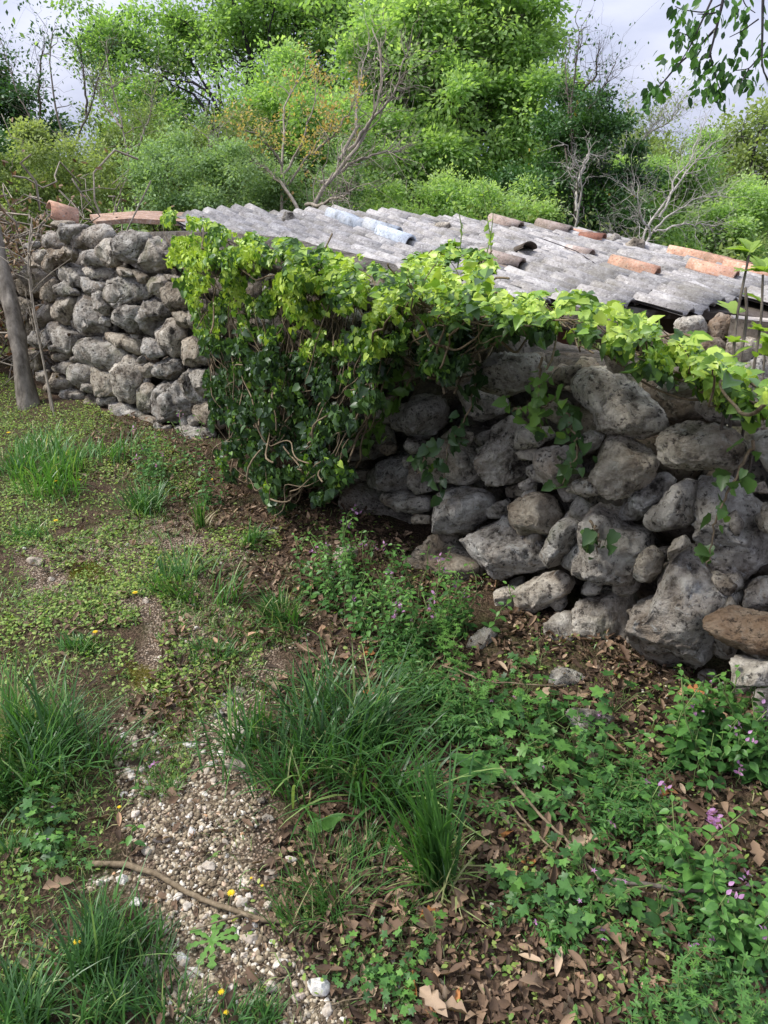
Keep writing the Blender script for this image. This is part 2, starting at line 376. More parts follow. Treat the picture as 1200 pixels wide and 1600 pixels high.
n1 = nd(t, 'ShaderNodeTexNoise', {'Vector': v, 'Scale': 6., 'Detail': 8, 'Roughness': .7}); n2 = nd(t, 'ShaderNodeTexNoise', {'Vector': v, 'Scale': 90., 'Detail': 5, 'Roughness': .7})
vo = nd(t, 'ShaderNodeTexVoronoi', {'Vector': v, 'Scale': 130.}); vo2 = nd(t, 'ShaderNodeTexVoronoi', {'Vector': v, 'Scale': 60.})
soil = ramp(t, n2.outputs['Fac'], [(.3, (.022, .015, .011)), (.5, (.065, .042, .028)), (.68, (.15, .105, .07))])
soil = mixc(t, ramp(t, n1.outputs['Fac'], [(.48, g3(0)), (.62, g3(.45))]), soil, (.045, .06, .018))
grav = ramp(t, vo.outputs['Color'], [(.1, (.10, .07, .05)), (.4, (.24, .17, .12)), (.7, (.40, .31, .23)), (.95, (.55, .47, .38))])
grav = mixc(t, ramp(t, vo.outputs['Distance'], [(.35, g3(0)), (.6, g3(.9))]), grav, (.04, .028, .02))
moss = ramp(t, n2.outputs['Fac'], [(.3, (.06, .055, .008)), (.6, (.17, .15, .02)), (.75, (.26, .22, .035))])
pa = nd(t, 'ShaderNodeAttribute', attribute_name='gravel').outputs['Fac']; ma = nd(t, 'ShaderNodeAttribute', attribute_name='moss').outputs['Fac']
pq = nd(t, 'ShaderNodeMath', {0: pa, 1: nd(t, 'ShaderNodeMath', {0: n2.outputs['Fac'], 1: .5}, operation='SUBTRACT').outputs[0]}, operation='ADD')
c = mixc(t, ramp(t, pq.outputs[0], [(.3, g3(0)), (.7, g3(.9))]), soil, grav)
mq = nd(t, 'ShaderNodeMath', {0: ma, 1: nd(t, 'ShaderNodeMath', {0: n1.outputs['Fac'], 1: .5}, operation='SUBTRACT').outputs[0]}, operation='ADD')
c = mixc(t, ramp(t, mq.outputs[0], [(.38, g3(0)), (.62, g3(.7))]), c, moss)
h = nd(t, 'ShaderNodeMath', {0: n2.outputs['Fac'], 1: vo.outputs['Distance']}, operation='SUBTRACT')
finish(t, c, .95, .1, h.outputs[0], .9, .008); M['soil'] = m
gm = mesh_np('ground', np.stack([GX, GY, GZ], -1), GF, [M['soil']], None, True, {'gravel': _pm.ravel(), 'moss': _mm.ravel()})
link('ground', gm, kind='structure')

# ------------------------------------------------------------------ rocks
_ico = {}
def ico(lv):
    if lv not in _ico:
        b = bmesh.new(); bmesh.ops.create_icosphere(b, subdivisions=lv, radius=1)
        _ico[lv] = (np.array([q.co[:] for q in b.verts]), np.array([[w.index for w in f.verts] for f in b.faces])); b.free()
    return _ico[lv]
def poly_radius(poly, th):
    """distance from the centre to the outline along each angle"""
    P = np.asarray(poly); a = P; b = np.roll(P, -1, 0); e = b - a
    dx = np.cos(th)[:, None]; dy = np.sin(th)[:, None]
    den = dx * e[None, :, 1] - dy * e[None, :, 0]
    t = (a[None, :, 0] * e[None, :, 1] - a[None, :, 1] * e[None, :, 0]) / (den + 1e-12)
    w = (a[None, :, 0] * dy - a[None, :, 1] * dx) / (den + 1e-12)
    t = np.where((t > 0) & (w >= -1e-6) & (w <= 1 + 1e-6), t, 0).max(1)
    return t
def rock_verts(poly, depth, lv=5, pit=0., seed=0, cuts=30, rough=1., box=.62):
    """outline (metres, centred) -> verts in (along, up, out)"""
    g = np.random.default_rng(seed); n, F = ico(lv)
    tht = np.linspace(-np.pi, np.pi, 97)[:-1]; r = poly_radius(poly, tht)
    r[r <= 0] = np.median(r[r > 0]); r = np.minimum(r, 2.6 * np.median(r))
    r = (np.roll(r, 1) + 2 * r + np.roll(r, -1)) / 4
    th = np.arctan2(n[:, 1], n[:, 0]); Rr = np.interp(th, np.r_[tht, np.pi], np.r_[r, r[0]])
    c = np.sqrt(np.maximum(1 - n[:, 2] ** 2, 0)); ce = c ** box; se = np.sign(n[:, 2]) * np.abs(n[:, 2]) ** .8
    rm = Rr.mean(); Q = np.stack([np.cos(th) * ce, np.sin(th) * ce, se], -1)
    k = g.normal(size=(cuts, 3)); k[:, 2] = np.abs(k[:, 2]) * .9 + np.where(np.arange(cuts) < 6, .45, .0); k /= np.linalg.norm(k, axis=1, keepdims=True)
    dd = g.uniform(.74, 1.0, cuts); dd[:6] = g.uniform(.52, .76, min(6, cuts))
    # planes flatten the front into facets
    for a, b in zip(k, dd):
        over = Q @ a - b; over = np.maximum(over, 0) * 1.; Q = Q - over[:, None] * a
    th2 = np.arctan2(Q[:, 1], Q[:, 0]); R2 = np.interp(th2, np.r_[tht, np.pi], np.r_[r, r[0]]); P = Q * np.stack([R2, R2, np.full(len(R2), depth)], -1)
    rm = min(rm, math.sqrt(np.median(r) * rm))
    s0 = seed * 1.37; nn = n
    f = fbm(Q * 1.9 + s0, 2) * .035 + fbm(Q * 6. + s0 + 9, 4, .62) * .045 * rough; f = f - .07 * np.maximum(vnoise(Q * 3.1 + s0 + 50) - .25, 0) * rough
    rid = 1 - np.abs(vnoise(Q * 2.6 + s0 + 31)); f = f - .10 * np.maximum(rid - .86, 0) / .14 * rough * .5
    if pit > 0:
        pts = runit_g(g, 110); D = np.full(len(n), 9.)
        for q in pts: D = np.minimum(D, ((nn - q) ** 2).sum(1))
        rad = .0125
        f = f - pit * np.exp(-D / rad) * .8
    f = f + .036 * fbm(Q * 14 + s0, 2, .75) * rough
    P = P + nn * (f * rm)[:, None]
    return P, F
def runit_g(g, n):
    v = g.normal(size=(n, 3)); return v / np.linalg.norm(v, axis=1, keepdims=True)
def free_rock(size, lv=3, seed=0, rough=1., cuts=22):
    g = np.random.default_rng(seed); k = g.integers(6, 9); th = np.sort(g.uniform(0, 2 * np.pi, k)); 
    th = np.linspace(0, 2 * np.pi, k + 1)[:-1] + g.uniform(-.3, .3, k); r = g.uniform(.75, 1.15, k)
    poly = np.stack([np.cos(th) * r * size[0] / 2, np.sin(th) * r * size[1] / 2], -1)
    return rock_verts(poly, size[2] / 2, lv, 0, seed, cuts, rough)

wall = link('dry_stone_wall', None, label='long mossy dry stone wall of rough grey limestone boulders running beside the path', cat='wall')
wall.location = (float(WL[60, 0]), float(WL[60, 1]), 0)
W0 = np.array(wall.location)
def zc(lst, x0, y0, k): return [[(x0 + x / k, y0 + y / k) for x, y in p] for p in lst]
LEFT = zc([
 [(240,130),(300,150),(370,150),(430,150),(400,170),(300,195),(260,210),(235,170)], [(285,190),(330,165),(430,160),(420,200),(380,240),(340,280),(300,250)],
 [(375,230),(420,190),(500,165),(570,200),(560,250),(500,300),(440,280),(420,300),(380,310)], [(215,235),(250,205),(300,230),(325,290),(290,310),(230,290)],
 [(120,270),(190,255),(205,280),(170,300),(125,295)], [(175,310),(240,300),(255,330),(220,370),(180,375)], [(230,370),(270,300),(340,300),(300,350),(290,440),(240,430)],
 [(290,310),(350,270),(385,320),(360,370),(300,365)], [(405,305),(480,300),(540,320),(550,380),(420,385)], [(490,280),(560,240),(605,300),(600,380),(550,385),(510,330)],
 [(600,240),(650,200),(750,220),(760,260),(720,370),(660,400),(610,350),(595,290)], [(725,260),(800,235),(860,300),(870,370),(800,420),(740,440),(715,390)],
 [(285,380),(340,375),(400,390),(430,440),(420,510),(350,510),(300,430)], [(440,400),(500,380),(570,400),(560,450),(490,470),(445,440)], [(410,445),(470,450),(540,480),(520,520),(440,550),(415,510)],
 [(525,500),(560,450),(680,445),(760,480),(760,540),(700,590),(620,605),(550,590)], [(760,480),(810,425),(870,460),(850,540),(790,540)], [(845,490),(890,460),(960,480),(1010,570),(960,610),(880,620),(840,560)],
 [(470,520),(520,515),(545,590),(540,640),(500,620)], [(220,480),(290,455),(290,540),(270,580),(215,570)], [(285,480),(320,460),(400,540),(300,540)], [(90,460),(150,380),(220,420),(215,500),(180,560),(100,560)],
 [(120,340),(170,330),(215,400),(150,390)], [(260,580),(300,545),(380,550),(370,620),(350,690),(280,670)], [(360,600),(400,530),(470,580),(530,640),(560,700),(540,760),(460,760),(380,710)],
 [(560,600),(640,595),(720,600),(730,660),(700,740),(620,740),(570,690)], [(515,660),(545,640),(565,660),(560,700),(515,695)], [(730,580),(780,550),(840,590),(870,630),(820,680),(780,750),(720,740),(715,650)],
 [(900,630),(950,620),(980,650),(980,710),(930,700)], [(975,610),(1040,560),(1070,640),(1060,740),(990,720)], [(800,720),(850,670),(930,680),(940,770),(930,860),(850,850),(800,780)],
 [(255,680),(330,690),(400,750),(390,830),(330,840),(270,760)], [(555,730),(620,740),(720,770),(740,830),(690,850),(600,800),(560,770)], [(734,760),(790,770),(840,850),(790,870),(735,840)],
 [(395,780),(460,760),(560,770),(640,850),(600,930),(520,935),(460,890),(410,880)], [(935,770),(1000,740),(1060,790),(1080,860),(1060,915),(970,910),(930,850)], [(1035,790),(1070,785),(1090,830),(1050,830)],
 [(610,900),(670,855),(715,900),(730,990),(690,1090),(620,1100),(590,1040)], [(715,910),(770,890),(800,900),(790,960),(740,970)], [(790,920),(850,860),(920,880),(930,940),(880,980),(800,975)],
 [(705,870),(740,850),(755,890),(715,895)], [(250,800),(290,790),(310,820),(260,830)], [(250,850),(330,830),(360,860),(300,890)], [(270,910),(330,880),(370,890),(350,960),(280,930)],
 [(355,920),(380,885),(460,910),(470,970),(420,1020),(360,1000)], [(465,960),(490,915),(560,930),(605,960),(590,1050),(520,1060),(470,1010)], [(400,1040),(440,1000),(470,1010),(470,1050)],
 [(225,1000),(270,950),(350,980),(350,1010),(300,1070),(240,1060)], [(305,1060),(350,1020),(410,1050),(410,1100),(370,1130),(320,1110)], [(395,1110),(430,1060),(510,1060),(570,1120),(570,1190),(480,1190),(400,1160)],
 [(505,1070),(585,1060),(580,1110),(520,1120)], [(575,1100),(650,1105),(740,1170),(735,1240),(640,1250),(575,1190)], [(700,1070),(740,990),(790,1020),(790,1150),(720,1160)],
 [(785,1050),(850,980),(930,990),(990,1080),(990,1170),(920,1200),(830,1190),(790,1120)], [(930,930),(1000,915),(1010,1000),(1050,1100),(990,1100),(940,1010)], [(1010,930),(1070,930),(1110,960),(1090,1060),(1040,1090),(1010,1000)],
 [(1000,1110),(1080,1095),(1130,1130),(1110,1240),(1050,1230),(1000,1160)], [(740,1170),(800,1170),(840,1220),(830,1260),(745,1260)], [(820,1230),(880,1215),(880,1260),(830,1265)],
 [(880,1225),(960,1220),(1090,1250),(1110,1290),(1000,1310),(890,1290)], [(150,650),(220,590),(260,590),(250,680),(190,710),(155,690)], [(160,720),(240,700),(250,800),(190,820),(160,790)],
 [(190,930),(240,930),(240,1000),(190,1000)], [(70,540),(160,570),(150,640),(90,620)], [(700,400),(760,440),(740,480),(690,430)], [(850,430),(900,430),(930,460),(870,465)],
 [(600,390),(660,400),(700,440),(600,440)], [(370,860),(400,850),(410,880),(370,890)], [(100,620),(150,650),(150,780),(110,800),(90,700)], [(120,830),(190,830),(190,930),(130,930)], [(80,420),(30,440),(20,540),(80,560)]], 0, 300, 3.3333)
RIGHT = zc([
 [(730,190),(800,110),(900,75),(970,90),(1010,140),(1000,220),(940,280),(830,305),(770,290),(735,240)], [(645,250),(720,190),(740,260),(830,310),(840,380),(720,420),(660,340)],
 [(340,460),(370,350),(420,290),(510,290),(550,360),(520,460),(440,510),(350,500)], [(50,520),(110,450),(200,420),(260,450),(290,560),(250,590),(120,605),(60,590)], [(275,540),(310,510),(345,530),(330,570),(295,580)],
 [(230,660),(300,580),(350,560),(420,590),(430,650),(420,720),(360,760),(280,740),(235,720)], [(285,750),(320,730),(400,760),(500,770),(490,840),(420,860),(360,830),(300,800)],
 [(480,600),(530,510),(600,480),(680,510),(710,600),(720,680),(680,715),(600,730),(510,690),(480,650)], [(560,490),(600,450),(700,470),(690,530),(620,505)],
 [(715,640),(740,560),(790,520),(800,440),(870,390),(920,440),(920,560),(910,660),(880,740),(800,750),(740,720)], [(905,450),(1000,445),(1050,480),(1010,540),(930,545),(905,500)], [(915,550),(1000,540),(1010,600),(930,600)],
 [(980,590),(1020,540),(1110,530),(1170,560),(1190,640),(1190,690),(1130,720),(1060,740),(1020,700)], [(875,720),(930,690),(1000,710),(990,770),(920,800),(880,770)],
 [(860,850),(890,790),(980,750),(1060,770),(1090,860),(1070,940),(1000,960),(920,950),(870,900)], [(510,760),(540,720),(600,730),(700,740),(770,780),(760,850),(690,920),(640,960),(560,950),(520,880)],
 [(85,800),(130,720),(200,680),(240,750),(270,800),(350,870),(430,900),(400,990),(280,1000),(180,980),(100,900)], [(410,990),(430,930),(490,920),(560,950),(590,1030),(650,1060),(720,1100),(700,1200),(620,1230),(520,1230),(470,1140),(430,1060)],
 [(675,950),(740,890),(850,870),(920,950),(1010,980),(1045,1080),(980,1130),(880,1170),(800,1160),(740,1110),(700,1040)], [(1020,1050),(1080,920),(1130,865),(1190,880),(1200,920),(1150,1040),(1090,1110),(1040,1090)],
 [(905,1290),(930,1190),(1010,1140),(1100,1120),(1150,1160),(1140,1230),(1060,1290),(960,1330),(910,1320)], [(700,1200),(760,1180),(800,1230),(800,1300),(740,1310)], [(805,1200),(880,1190),(930,1220),(900,1290),(820,1300)],
 [(190,1030),(250,1000),(300,1030),(280,1060),(200,1060)], [(310,1030),(360,1010),(400,1030),(390,1060),(330,1060)], [(420,600),(480,660),(500,760),(430,760)], [(340,160),(400,90),(470,100),(490,170),(420,220),(350,230)],
 [(430,850),(500,860),(500,900),(440,900)], [(790,820),(860,760),(880,830),(840,880),(790,870)], [(0,690),(80,640),(200,650),(190,690),(120,720),(70,800),(0,780)],
 [(120,330),(220,300),(330,330),(330,430),(240,430),(130,420)], [(560,200),(640,150),(700,180),(640,260),(570,280)], [(-40,470),(40,450),(50,590),(-30,600)]], 500, 520, 3.)
RIGHT += zc([
 [(230,140),(260,80),(330,80),(400,130),(450,170),(520,240),(560,300),(560,350),(500,390),(420,370),(350,330),(330,270),(270,210)], [(150,110),(190,80),(260,75),(230,130),(235,160),(170,160)],
 [(350,20),(400,15),(440,60),(430,110),(390,110),(360,70)], [(540,170),(600,110),(680,130),(720,170),(690,210),(600,225),(560,200)], [(800,110),(850,80),(910,120),(920,180),(870,200),(820,170)],
 [(560,440),(590,330),(650,290),(780,310),(850,340),(900,400),(880,490),(780,500),(660,500),(580,480)], [(310,400),(350,350),(430,350),(520,420),(540,480),(500,580),(420,610),(350,600),(320,540),(310,460)],
 [(200,570),(260,520),(320,510),(350,590),(260,600)], [(395,680),(420,610),(500,530),(570,490),(620,520),(600,590),(540,660),(470,690),(420,695)], [(520,680),(570,600),(630,530),(710,520),(700,620),(690,700),(640,725),(540,725)],
 [(680,760),(690,650),(720,520),(800,510),(900,580),(960,640),(980,740),(970,860),(880,920),(780,870),(700,820)], [(190,830),(230,760),(280,640),(320,620),(400,630),(420,700),(500,740),(510,800),(470,880),(450,940),(350,930),(240,930),(230,890),(220,870)],
 [(470,900),(500,810),(540,780),(580,820),(570,890),(530,930),(490,930)], [(595,810),(620,760),(670,740),(690,780),(630,830),(600,850)],
 [(470,1000),(550,960),(590,870),(640,800),(700,790),(730,860),(800,940),(870,1010),(850,1100),(800,1180),(700,1280),(620,1260),(580,1300),(500,1280),(470,1200),(440,1150),(460,1080),(455,1020)],
 [(205,1040),(300,960),(380,940),(440,960),(450,1100),(440,1230),(400,1300),(330,1240),(270,1180),(240,1100)], [(80,1120),(120,1060),(200,1045),(240,1110),(260,1180),(240,1250),(160,1210),(90,1160)],
 [(0,1060),(45,1080),(50,1150),(20,1180),(-20,1150),(-30,1080)], [(775,1045),(820,1030),(900,1050),(1080,1080),(1080,1200),(930,1240),(860,1200),(810,1140)], [(845,1210),(900,1240),(1050,1240),(1050,1330),(960,1350),(880,1340)],
 [(585,1310),(640,1330),(740,1380),(880,1460),(870,1520),(760,1520),(660,1450),(620,1380)], [(800,1400),(825,1390),(840,1420),(815,1430)], [(960,620),(1010,600),(1080,640),(1070,760),(1010,760),(975,700)], [(930,550),(980,530),(1000,580),(940,580)],
 [(950,340),(1010,310),(1100,340),(1100,520),(1010,540),(970,500)], [(870,920),(1000,900),(1060,940),(1060,1040),(900,1040)], [(100,220),(200,210),(240,280),(180,310),(110,270)], [(380,1460),(460,1440),(470,1520),(390,1530)],
 [(80,1250),(150,1240),(160,1300),(90,1310)], [(240,360),(300,330),(350,350),(310,420),(260,430)], [(740,860),(820,880),(880,940),(860,1000),(800,940)], [(930,1350),(1080,1330),(1090,1470),(960,1490)], [(690,200),(800,190),(900,230),(960,300),(860,330),(740,290),(680,260)]], 800, 540, 2.5)
PITTED = {(0, 7), (0, 12), (0, 27), (0, 53), (0, 54), (0, 15)}
def stone(poly_px, seed, lv, extra=0., mat=None, pit=0., dk=.5, parent=wall, base=W0):
    pp = np.array(poly_px, float); s, z, P = hit(pp[:, 0], pp[:, 1], 0.)
    w, h = np.ptp(s), np.ptp(z); D = dk * math.sqrt(w * h)
    g = np.random.default_rng(seed); off = -D * .62 + g.uniform(-.08, .03) * (1 if dk > .4 else .5) + extra
    s, z, P = hit(pp[:, 0], pp[:, 1], off)
    c2 = np.array([s.mean(), z.mean()]); pl = (np.stack([s, z], -1) - c2) * (1.03 if dk > .4 else 1.13)
    V, F = rock_verts(pl, D, lv, pit, seed, box=.5 if dk > .4 else .36)
    Cw = wpt(c2[0], c2[1], off); N = wnorm(c2[0]); T = np.array([-N[1], N[0], 0])
    # T must run along growing s
    T = T if (wpt(c2[0] + .05, c2[1], off) - Cw) @ T > 0 else -T
    N = N + np.array([0, 0, .07]); N /= np.linalg.norm(N)
    Vw = V[:, 0:1] * T + V[:, 1:2] * np.array([0, 0, 1.]) + V[:, 2:3] * N
    me = mesh_np('stone', Vw, F, [mat or M['rock']], None, True)
    return link('stone', me, parent, Cw - base)
for gi, (lst, sd) in enumerate(((LEFT, 100), (RIGHT, 400))):
    for i, p in enumerate(lst):
        a = np.array(p); size = math.sqrt(np.ptp(a[:, 0]) * np.ptp(a[:, 1]))
        ex = 0.
        mat = M['rock']; lv = 5 if size > 84 else 4
        if gi == 0: ex = .0
        if gi == 1 and i == 33 + 18: mat = M['rock_warm']; ex = .10
        if gi == 1 and i == 33 + 19: ex = .08
        if gi == 1 and i == 33 + 21: mat = M['rock_warm']
        if gi == 1 and i in (33, 33 + 14, 0, 18): ex = .05
        if gi == 1 and i in (1, 5, 13, 28, 33 + 28, 33 + 30, 33 + 32, 33 + 25): ex = -.10
        stone(p, sd + i, lv, ex, mat, .22 if (gi, i) in PITTED else 0., .5 if gi else .36)
# stones hidden under the ivy and the second layer behind the gaps, coloured dark for shade
k = 0
S0, S1 = hit(60, 600)[0][0], WS[-1]
rowz = -.02
while rowz < 1.5 and k < 150:
    s = S0 - .2 + rng.uniform(0, .2); hgt = rng.uniform(.17, .24)
    while s < S1 - .1 and k < 150:
        w_ = rng.uniform(.2, .38)
        if rowz + hgt < ztop(s) - .05:
            off = -.37 + rng.uniform(-.03, .03)
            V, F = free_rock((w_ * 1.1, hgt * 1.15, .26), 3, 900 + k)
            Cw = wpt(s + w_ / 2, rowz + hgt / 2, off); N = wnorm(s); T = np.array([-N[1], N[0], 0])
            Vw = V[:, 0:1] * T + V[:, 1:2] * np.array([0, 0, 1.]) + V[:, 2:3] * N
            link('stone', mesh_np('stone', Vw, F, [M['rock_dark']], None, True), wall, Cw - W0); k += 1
        s += w_
    rowz += hgt * .92
# rubble core: an uneven mass of small stones inside the wall, in the same darkened limestone
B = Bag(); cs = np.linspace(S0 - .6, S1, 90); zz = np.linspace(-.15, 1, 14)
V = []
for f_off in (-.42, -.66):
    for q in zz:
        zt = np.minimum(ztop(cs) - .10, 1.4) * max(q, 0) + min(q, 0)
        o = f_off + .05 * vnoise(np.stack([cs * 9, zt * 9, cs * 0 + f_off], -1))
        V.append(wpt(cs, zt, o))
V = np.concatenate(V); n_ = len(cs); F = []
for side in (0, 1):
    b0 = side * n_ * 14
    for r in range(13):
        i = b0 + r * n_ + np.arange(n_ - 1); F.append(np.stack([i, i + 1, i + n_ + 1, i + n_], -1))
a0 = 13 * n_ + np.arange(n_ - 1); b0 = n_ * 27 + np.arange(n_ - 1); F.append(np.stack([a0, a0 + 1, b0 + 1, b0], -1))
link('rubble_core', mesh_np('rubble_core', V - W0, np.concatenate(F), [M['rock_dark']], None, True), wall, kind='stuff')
# small wedges packed in the joints
B = Bag()
for i in range(230):
    s = rng.uniform(S0 + .1, S1 - .05); z = rng.uniform(.02, max(.1, float(ztop(s)) - .12)); V, F = free_rock(tuple(rng.uniform(.05, .13, 3)), 3 if i % 2 else 2, 5000 + i, cuts=9)
    B.add(V @ np.linalg.qr(rng.normal(size=(3, 3)))[0] + wpt(s, z, rng.uniform(-.20, -.10)) - W0, F)
link('wedge_stones', B.mesh('wedge_stones', [M['rock']], True), wall, kind='stuff')
# small stones on the wall's top
for i in range(46):
    s = S0 - .1 + (S1 - S0 + .1) * (i + rng.uniform(-.3, .3)) / 46; zt = float(ztop(s)); 
    V, F = free_rock((rng.uniform(.16, .3), rng.uniform(.14, .24), rng.uniform(.12, .18)), 4, 1300 + i)
    V = V[:, [0, 1, 2]]; Cw = wpt(s, zt - .13 - .03 * rng.random(), -.30 - .16 * rng.random())
    if 165 < proj(Cw)[0] < 460: continue
    link('stone', mesh_np('stone', V, F, [M['rock']], None, True), wall, Cw - W0)
# ------------------------------------------------------------------ hut with tiled roof behind the wall
P1 = at(270, 342, 6.4); P2 = at(1100, 492, 5.0); P3 = at(960, 375, 8.0)
RNn = np.cross(P2 - P1, P3 - P1); RNn /= np.linalg.norm(RNn); RNn = RNn if RNn[2] > 0 else -RNn
def rpl(u, v, lift=0.):
    d = ray(u, v); t = ((P1 + RNn * lift - C0) @ RNn) / (d @ RNn); return C0 + d * np.asarray(t)[..., None]
az = R(-44); RA = np.array([math.sin(az), math.cos(az), 0]); RA[2] = -(RNn[0] * RA[0] + RNn[1] * RA[1]) / RNn[2]; RA /= np.linalg.norm(RA)   # up the slope
RC = np.cross(RNn, RA); RC = RC if RC[0] > 0 else -RC
def roof_mat(name, base, spots, base2):
    m, t = new_mat(name); tc = nd(t, 'ShaderNodeTexCoord'); oi = nd(t, 'ShaderNodeObjectInfo')
    mul = nd(t, 'ShaderNodeMath', {0: oi.outputs['Random'], 1: 51.}, operation='MULTIPLY'); off = nd(t, 'ShaderNodeVectorMath', {0: tc.outputs['Object'], 1: mul.outputs[0]}, operation='ADD')
    n = nd(t, 'ShaderNodeTexNoise', {'Vector': off.outputs[0], 'Scale': 14., 'Detail': 7, 'Roughness': .7}); n2 = nd(t, 'ShaderNodeTexNoise', {'Vector': off.outputs[0], 'Scale': 60., 'Detail': 5, 'Roughness': .7})
    c = ramp(t, n.outputs['Fac'], [(.3, tuple(x * .55 for x in base)), (.5, base), (.7, base2)])
    c = mixc(t, ramp(t, n2.outputs['Fac'], [(.56, g3(0)), (.66, g3(.8))]), c, spots)
    c = mixc(t, ramp(t, n2.outputs['Fac'], [(.34, g3(.8)), (.44, g3(0))]), c, (.07, .065, .06))
    c = mixc(t, 1., c, ramp(t, oi.outputs['Random'], [(0, g3(.72)), (.5, (1, .98, .96)), (1, g3(1.2))]), 'MULTIPLY')
    g_ = nd(t, 'ShaderNodeNewGeometry'); n3 = nd(t, 'ShaderNodeTexNoise', {'Vector': g_.outputs['Position'], 'Scale': 2.6, 'Detail': 7, 'Roughness': .7})
    c = mixc(t, ramp(t, n3.outputs['Fac'], [(.5, g3(0)), (.62, g3(.45))]), c, (.13, .115, .08))
    c = mixc(t, ramp(t, n3.outputs['Fac'], [(.34, g3(.4)), (.44, g3(0))]), c, (.52, .50, .47))
    finish(t, c, .9, .15, n2.outputs['Fac'], .6, .006); return m
M['tile_grey'] = roof_mat('grey_tile', (.27, .255, .25), (.50, .49, .47), (.38, .365, .35))
M['tile_orange'] = roof_mat('terracotta_tile', (.52, .29, .20), (.50, .44, .40), (.60, .42, .32))
M['tile_pinkish'] = roof_mat('faded_tile', (.36, .28, .24), (.48, .45, .42), (.44, .37, .34))
M['tile_blue'] = roof_mat('pale_sheet', (.42, .46, .52), (.52, .55, .60), (.50, .54, .59))
M['board'] = roof_mat('weathered_board', (.42, .26, .18), (.7, .68, .64), (.55, .42, .34))
M['rust'] = roof_mat('rust', (.22, .10, .07), (.30, .17, .11), (.28, .13, .09))
M['plaster'] = roof_mat('old_plaster', (.50, .44, .38), (.62, .58, .52), (.58, .50, .42))
M['dark_hole'] = roof_mat('shed_timber', (.07, .055, .045), (.12, .1, .08), (.10, .08, .06))
def tile_mesh(name, L_=.40, w=.17, hgt=.031, mat=None, wob=0., cv=False):
    """interlocking roof tile: a raised roll and a shallow pan; x down the slope, y across, z up"""
    if cv: prof = [(w * .5 * math.cos(a), .075 * math.sin(a)) for a in np.linspace(math.pi, 0, 9)]
    else: prof = [(-.10, .006), (-.085, 0), (-.02, 0), (-.005, .018), (.018, hgt), (.05, hgt + .008), (.075, hgt), (.095, .016), (.108, .008)]
    n = len(prof); V = []
    for z_ in (0, -.016):
        for x_, dx in ((-L_ / 2, 0), (-L_ * .1, 0), (L_ / 2, 1)):
            for y_, h_ in prof:
                sc = 1 if not cv else (1 + .12 * (x_ / L_))
                V.append((x_ + (0 if not wob else rng.normal() * wob * dx * .6), y_ * sc * w / .205, h_ + z_ + rng.normal() * wob * .3))
    F = []; m3 = 3 * n
    for r in range(2):
        for i in range(n - 1):
            a = r * n + i; F.append((a, a + 1, a + n + 1, a + n)); b = m3 + a; F.append((b, b + n, b + n + 1, b + 1))
    for r in (0, 2):
        for i in range(n - 1):
            a = r * n + i; F.append((a, a + m3, a + m3 + 1, a + 1) if r == 0 else (a, a + 1, a + m3 + 1, a + m3))
    return mesh_np(name, V, F, [mat or M['tile_grey']])
hut = link('tiled_hut', None, label='low stone hut with sagging grey tiled roof behind the ivy covered wall', cat='hut')
hut.location = tuple(P2); HB = P2.copy()
roof = bpy.data.objects.new('roof', None); COL.objects.link(roof); roof.parent = hut
roof_px = [(296, 356), (304, 338), (335, 328), (480, 333), (560, 340), (700, 350), (860, 362), (960, 380), (1060, 402), (1150, 428), (1280, 462), (1290, 512), (1180, 480), (1136, 495), (1040, 492), (990, 486), (900, 478), (780, 452), (700, 450), (560, 430), (440, 405), (330, 385), (296, 370)]
tiles = [tile_mesh('roof_tile', wob=.008) for _ in range(5)]
tm = {k_: tile_mesh('roof_tile', mat=M[k_], wob=.006, cv=True, w=.155) for k_ in ('tile_orange', 'tile_pinkish', 'tile_blue')}
basis = Matrix((-RA, RC if np.cross(RNn, -RA) @ RC > 0 else -RC, RNn)).transposed()
if basis.determinant() < 0: basis = Matrix((-RA, -Vector(RC), RNn)).transposed()
OR = rpl(1046., 492.) + RA * .15
specials = {}
def near_key(u, v):
    d = rpl(float(u), float(v)) - OR; return (round(d @ RA / .335), round(d @ RC / .158))
sp_ = {'tile_orange': [(985, 434), (1108, 441)], 'tile_blue': [(520, 345), (548, 355), (575, 363), (610, 377)], 'tile_pinkish': [(800, 362), (775, 415), (868, 370)]}
for k_, l_ in sp_.items():
    for q in l_: specials[near_key(*q)] = k_
nt = 0
for i in range(-3, 26):
    for j in range(-27, 27):
        c = OR + RA * (i * .335) + RC * (j * .158)
        e = c - RA * .17
        pu = proj(e); 
        if not inpoly(pu, roof_px) or not inpoly(proj(c), [(a, b - 1) for a, b in roof_px]): continue
        if nt > 600: break
        sag = -.05 * math.exp(-((j + 3) / 5.) ** 2) + .02 * float(vnoise(np.array([i * .5, j * .5, 2.])))
        k_ = specials.get((i, j)); me = tm[k_] if k_ else tiles[rng.integers(5)]
        c = c + RNn * (sag + .035 + (.02 if k_ else 0)) + RA * rng.normal() * .022 + RC * rng.normal() * .007
        tilt = .042 + rng.normal() * .018 + (.06 if rng.random() < .05 else 0)
        mr = basis.to_4x4() @ Matrix.Rotation(tilt, 4, 'Y') @ Matrix.Rotation(rng.normal() * .035, 4, 'Z') @ Matrix.Rotation(rng.normal() * .03, 4, 'X')
        o = link('roof_tile', me, roof); o.matrix_local = Matrix.Translation(Vector(c - HB)) @ mr; nt += 1
print('roof tiles', nt)
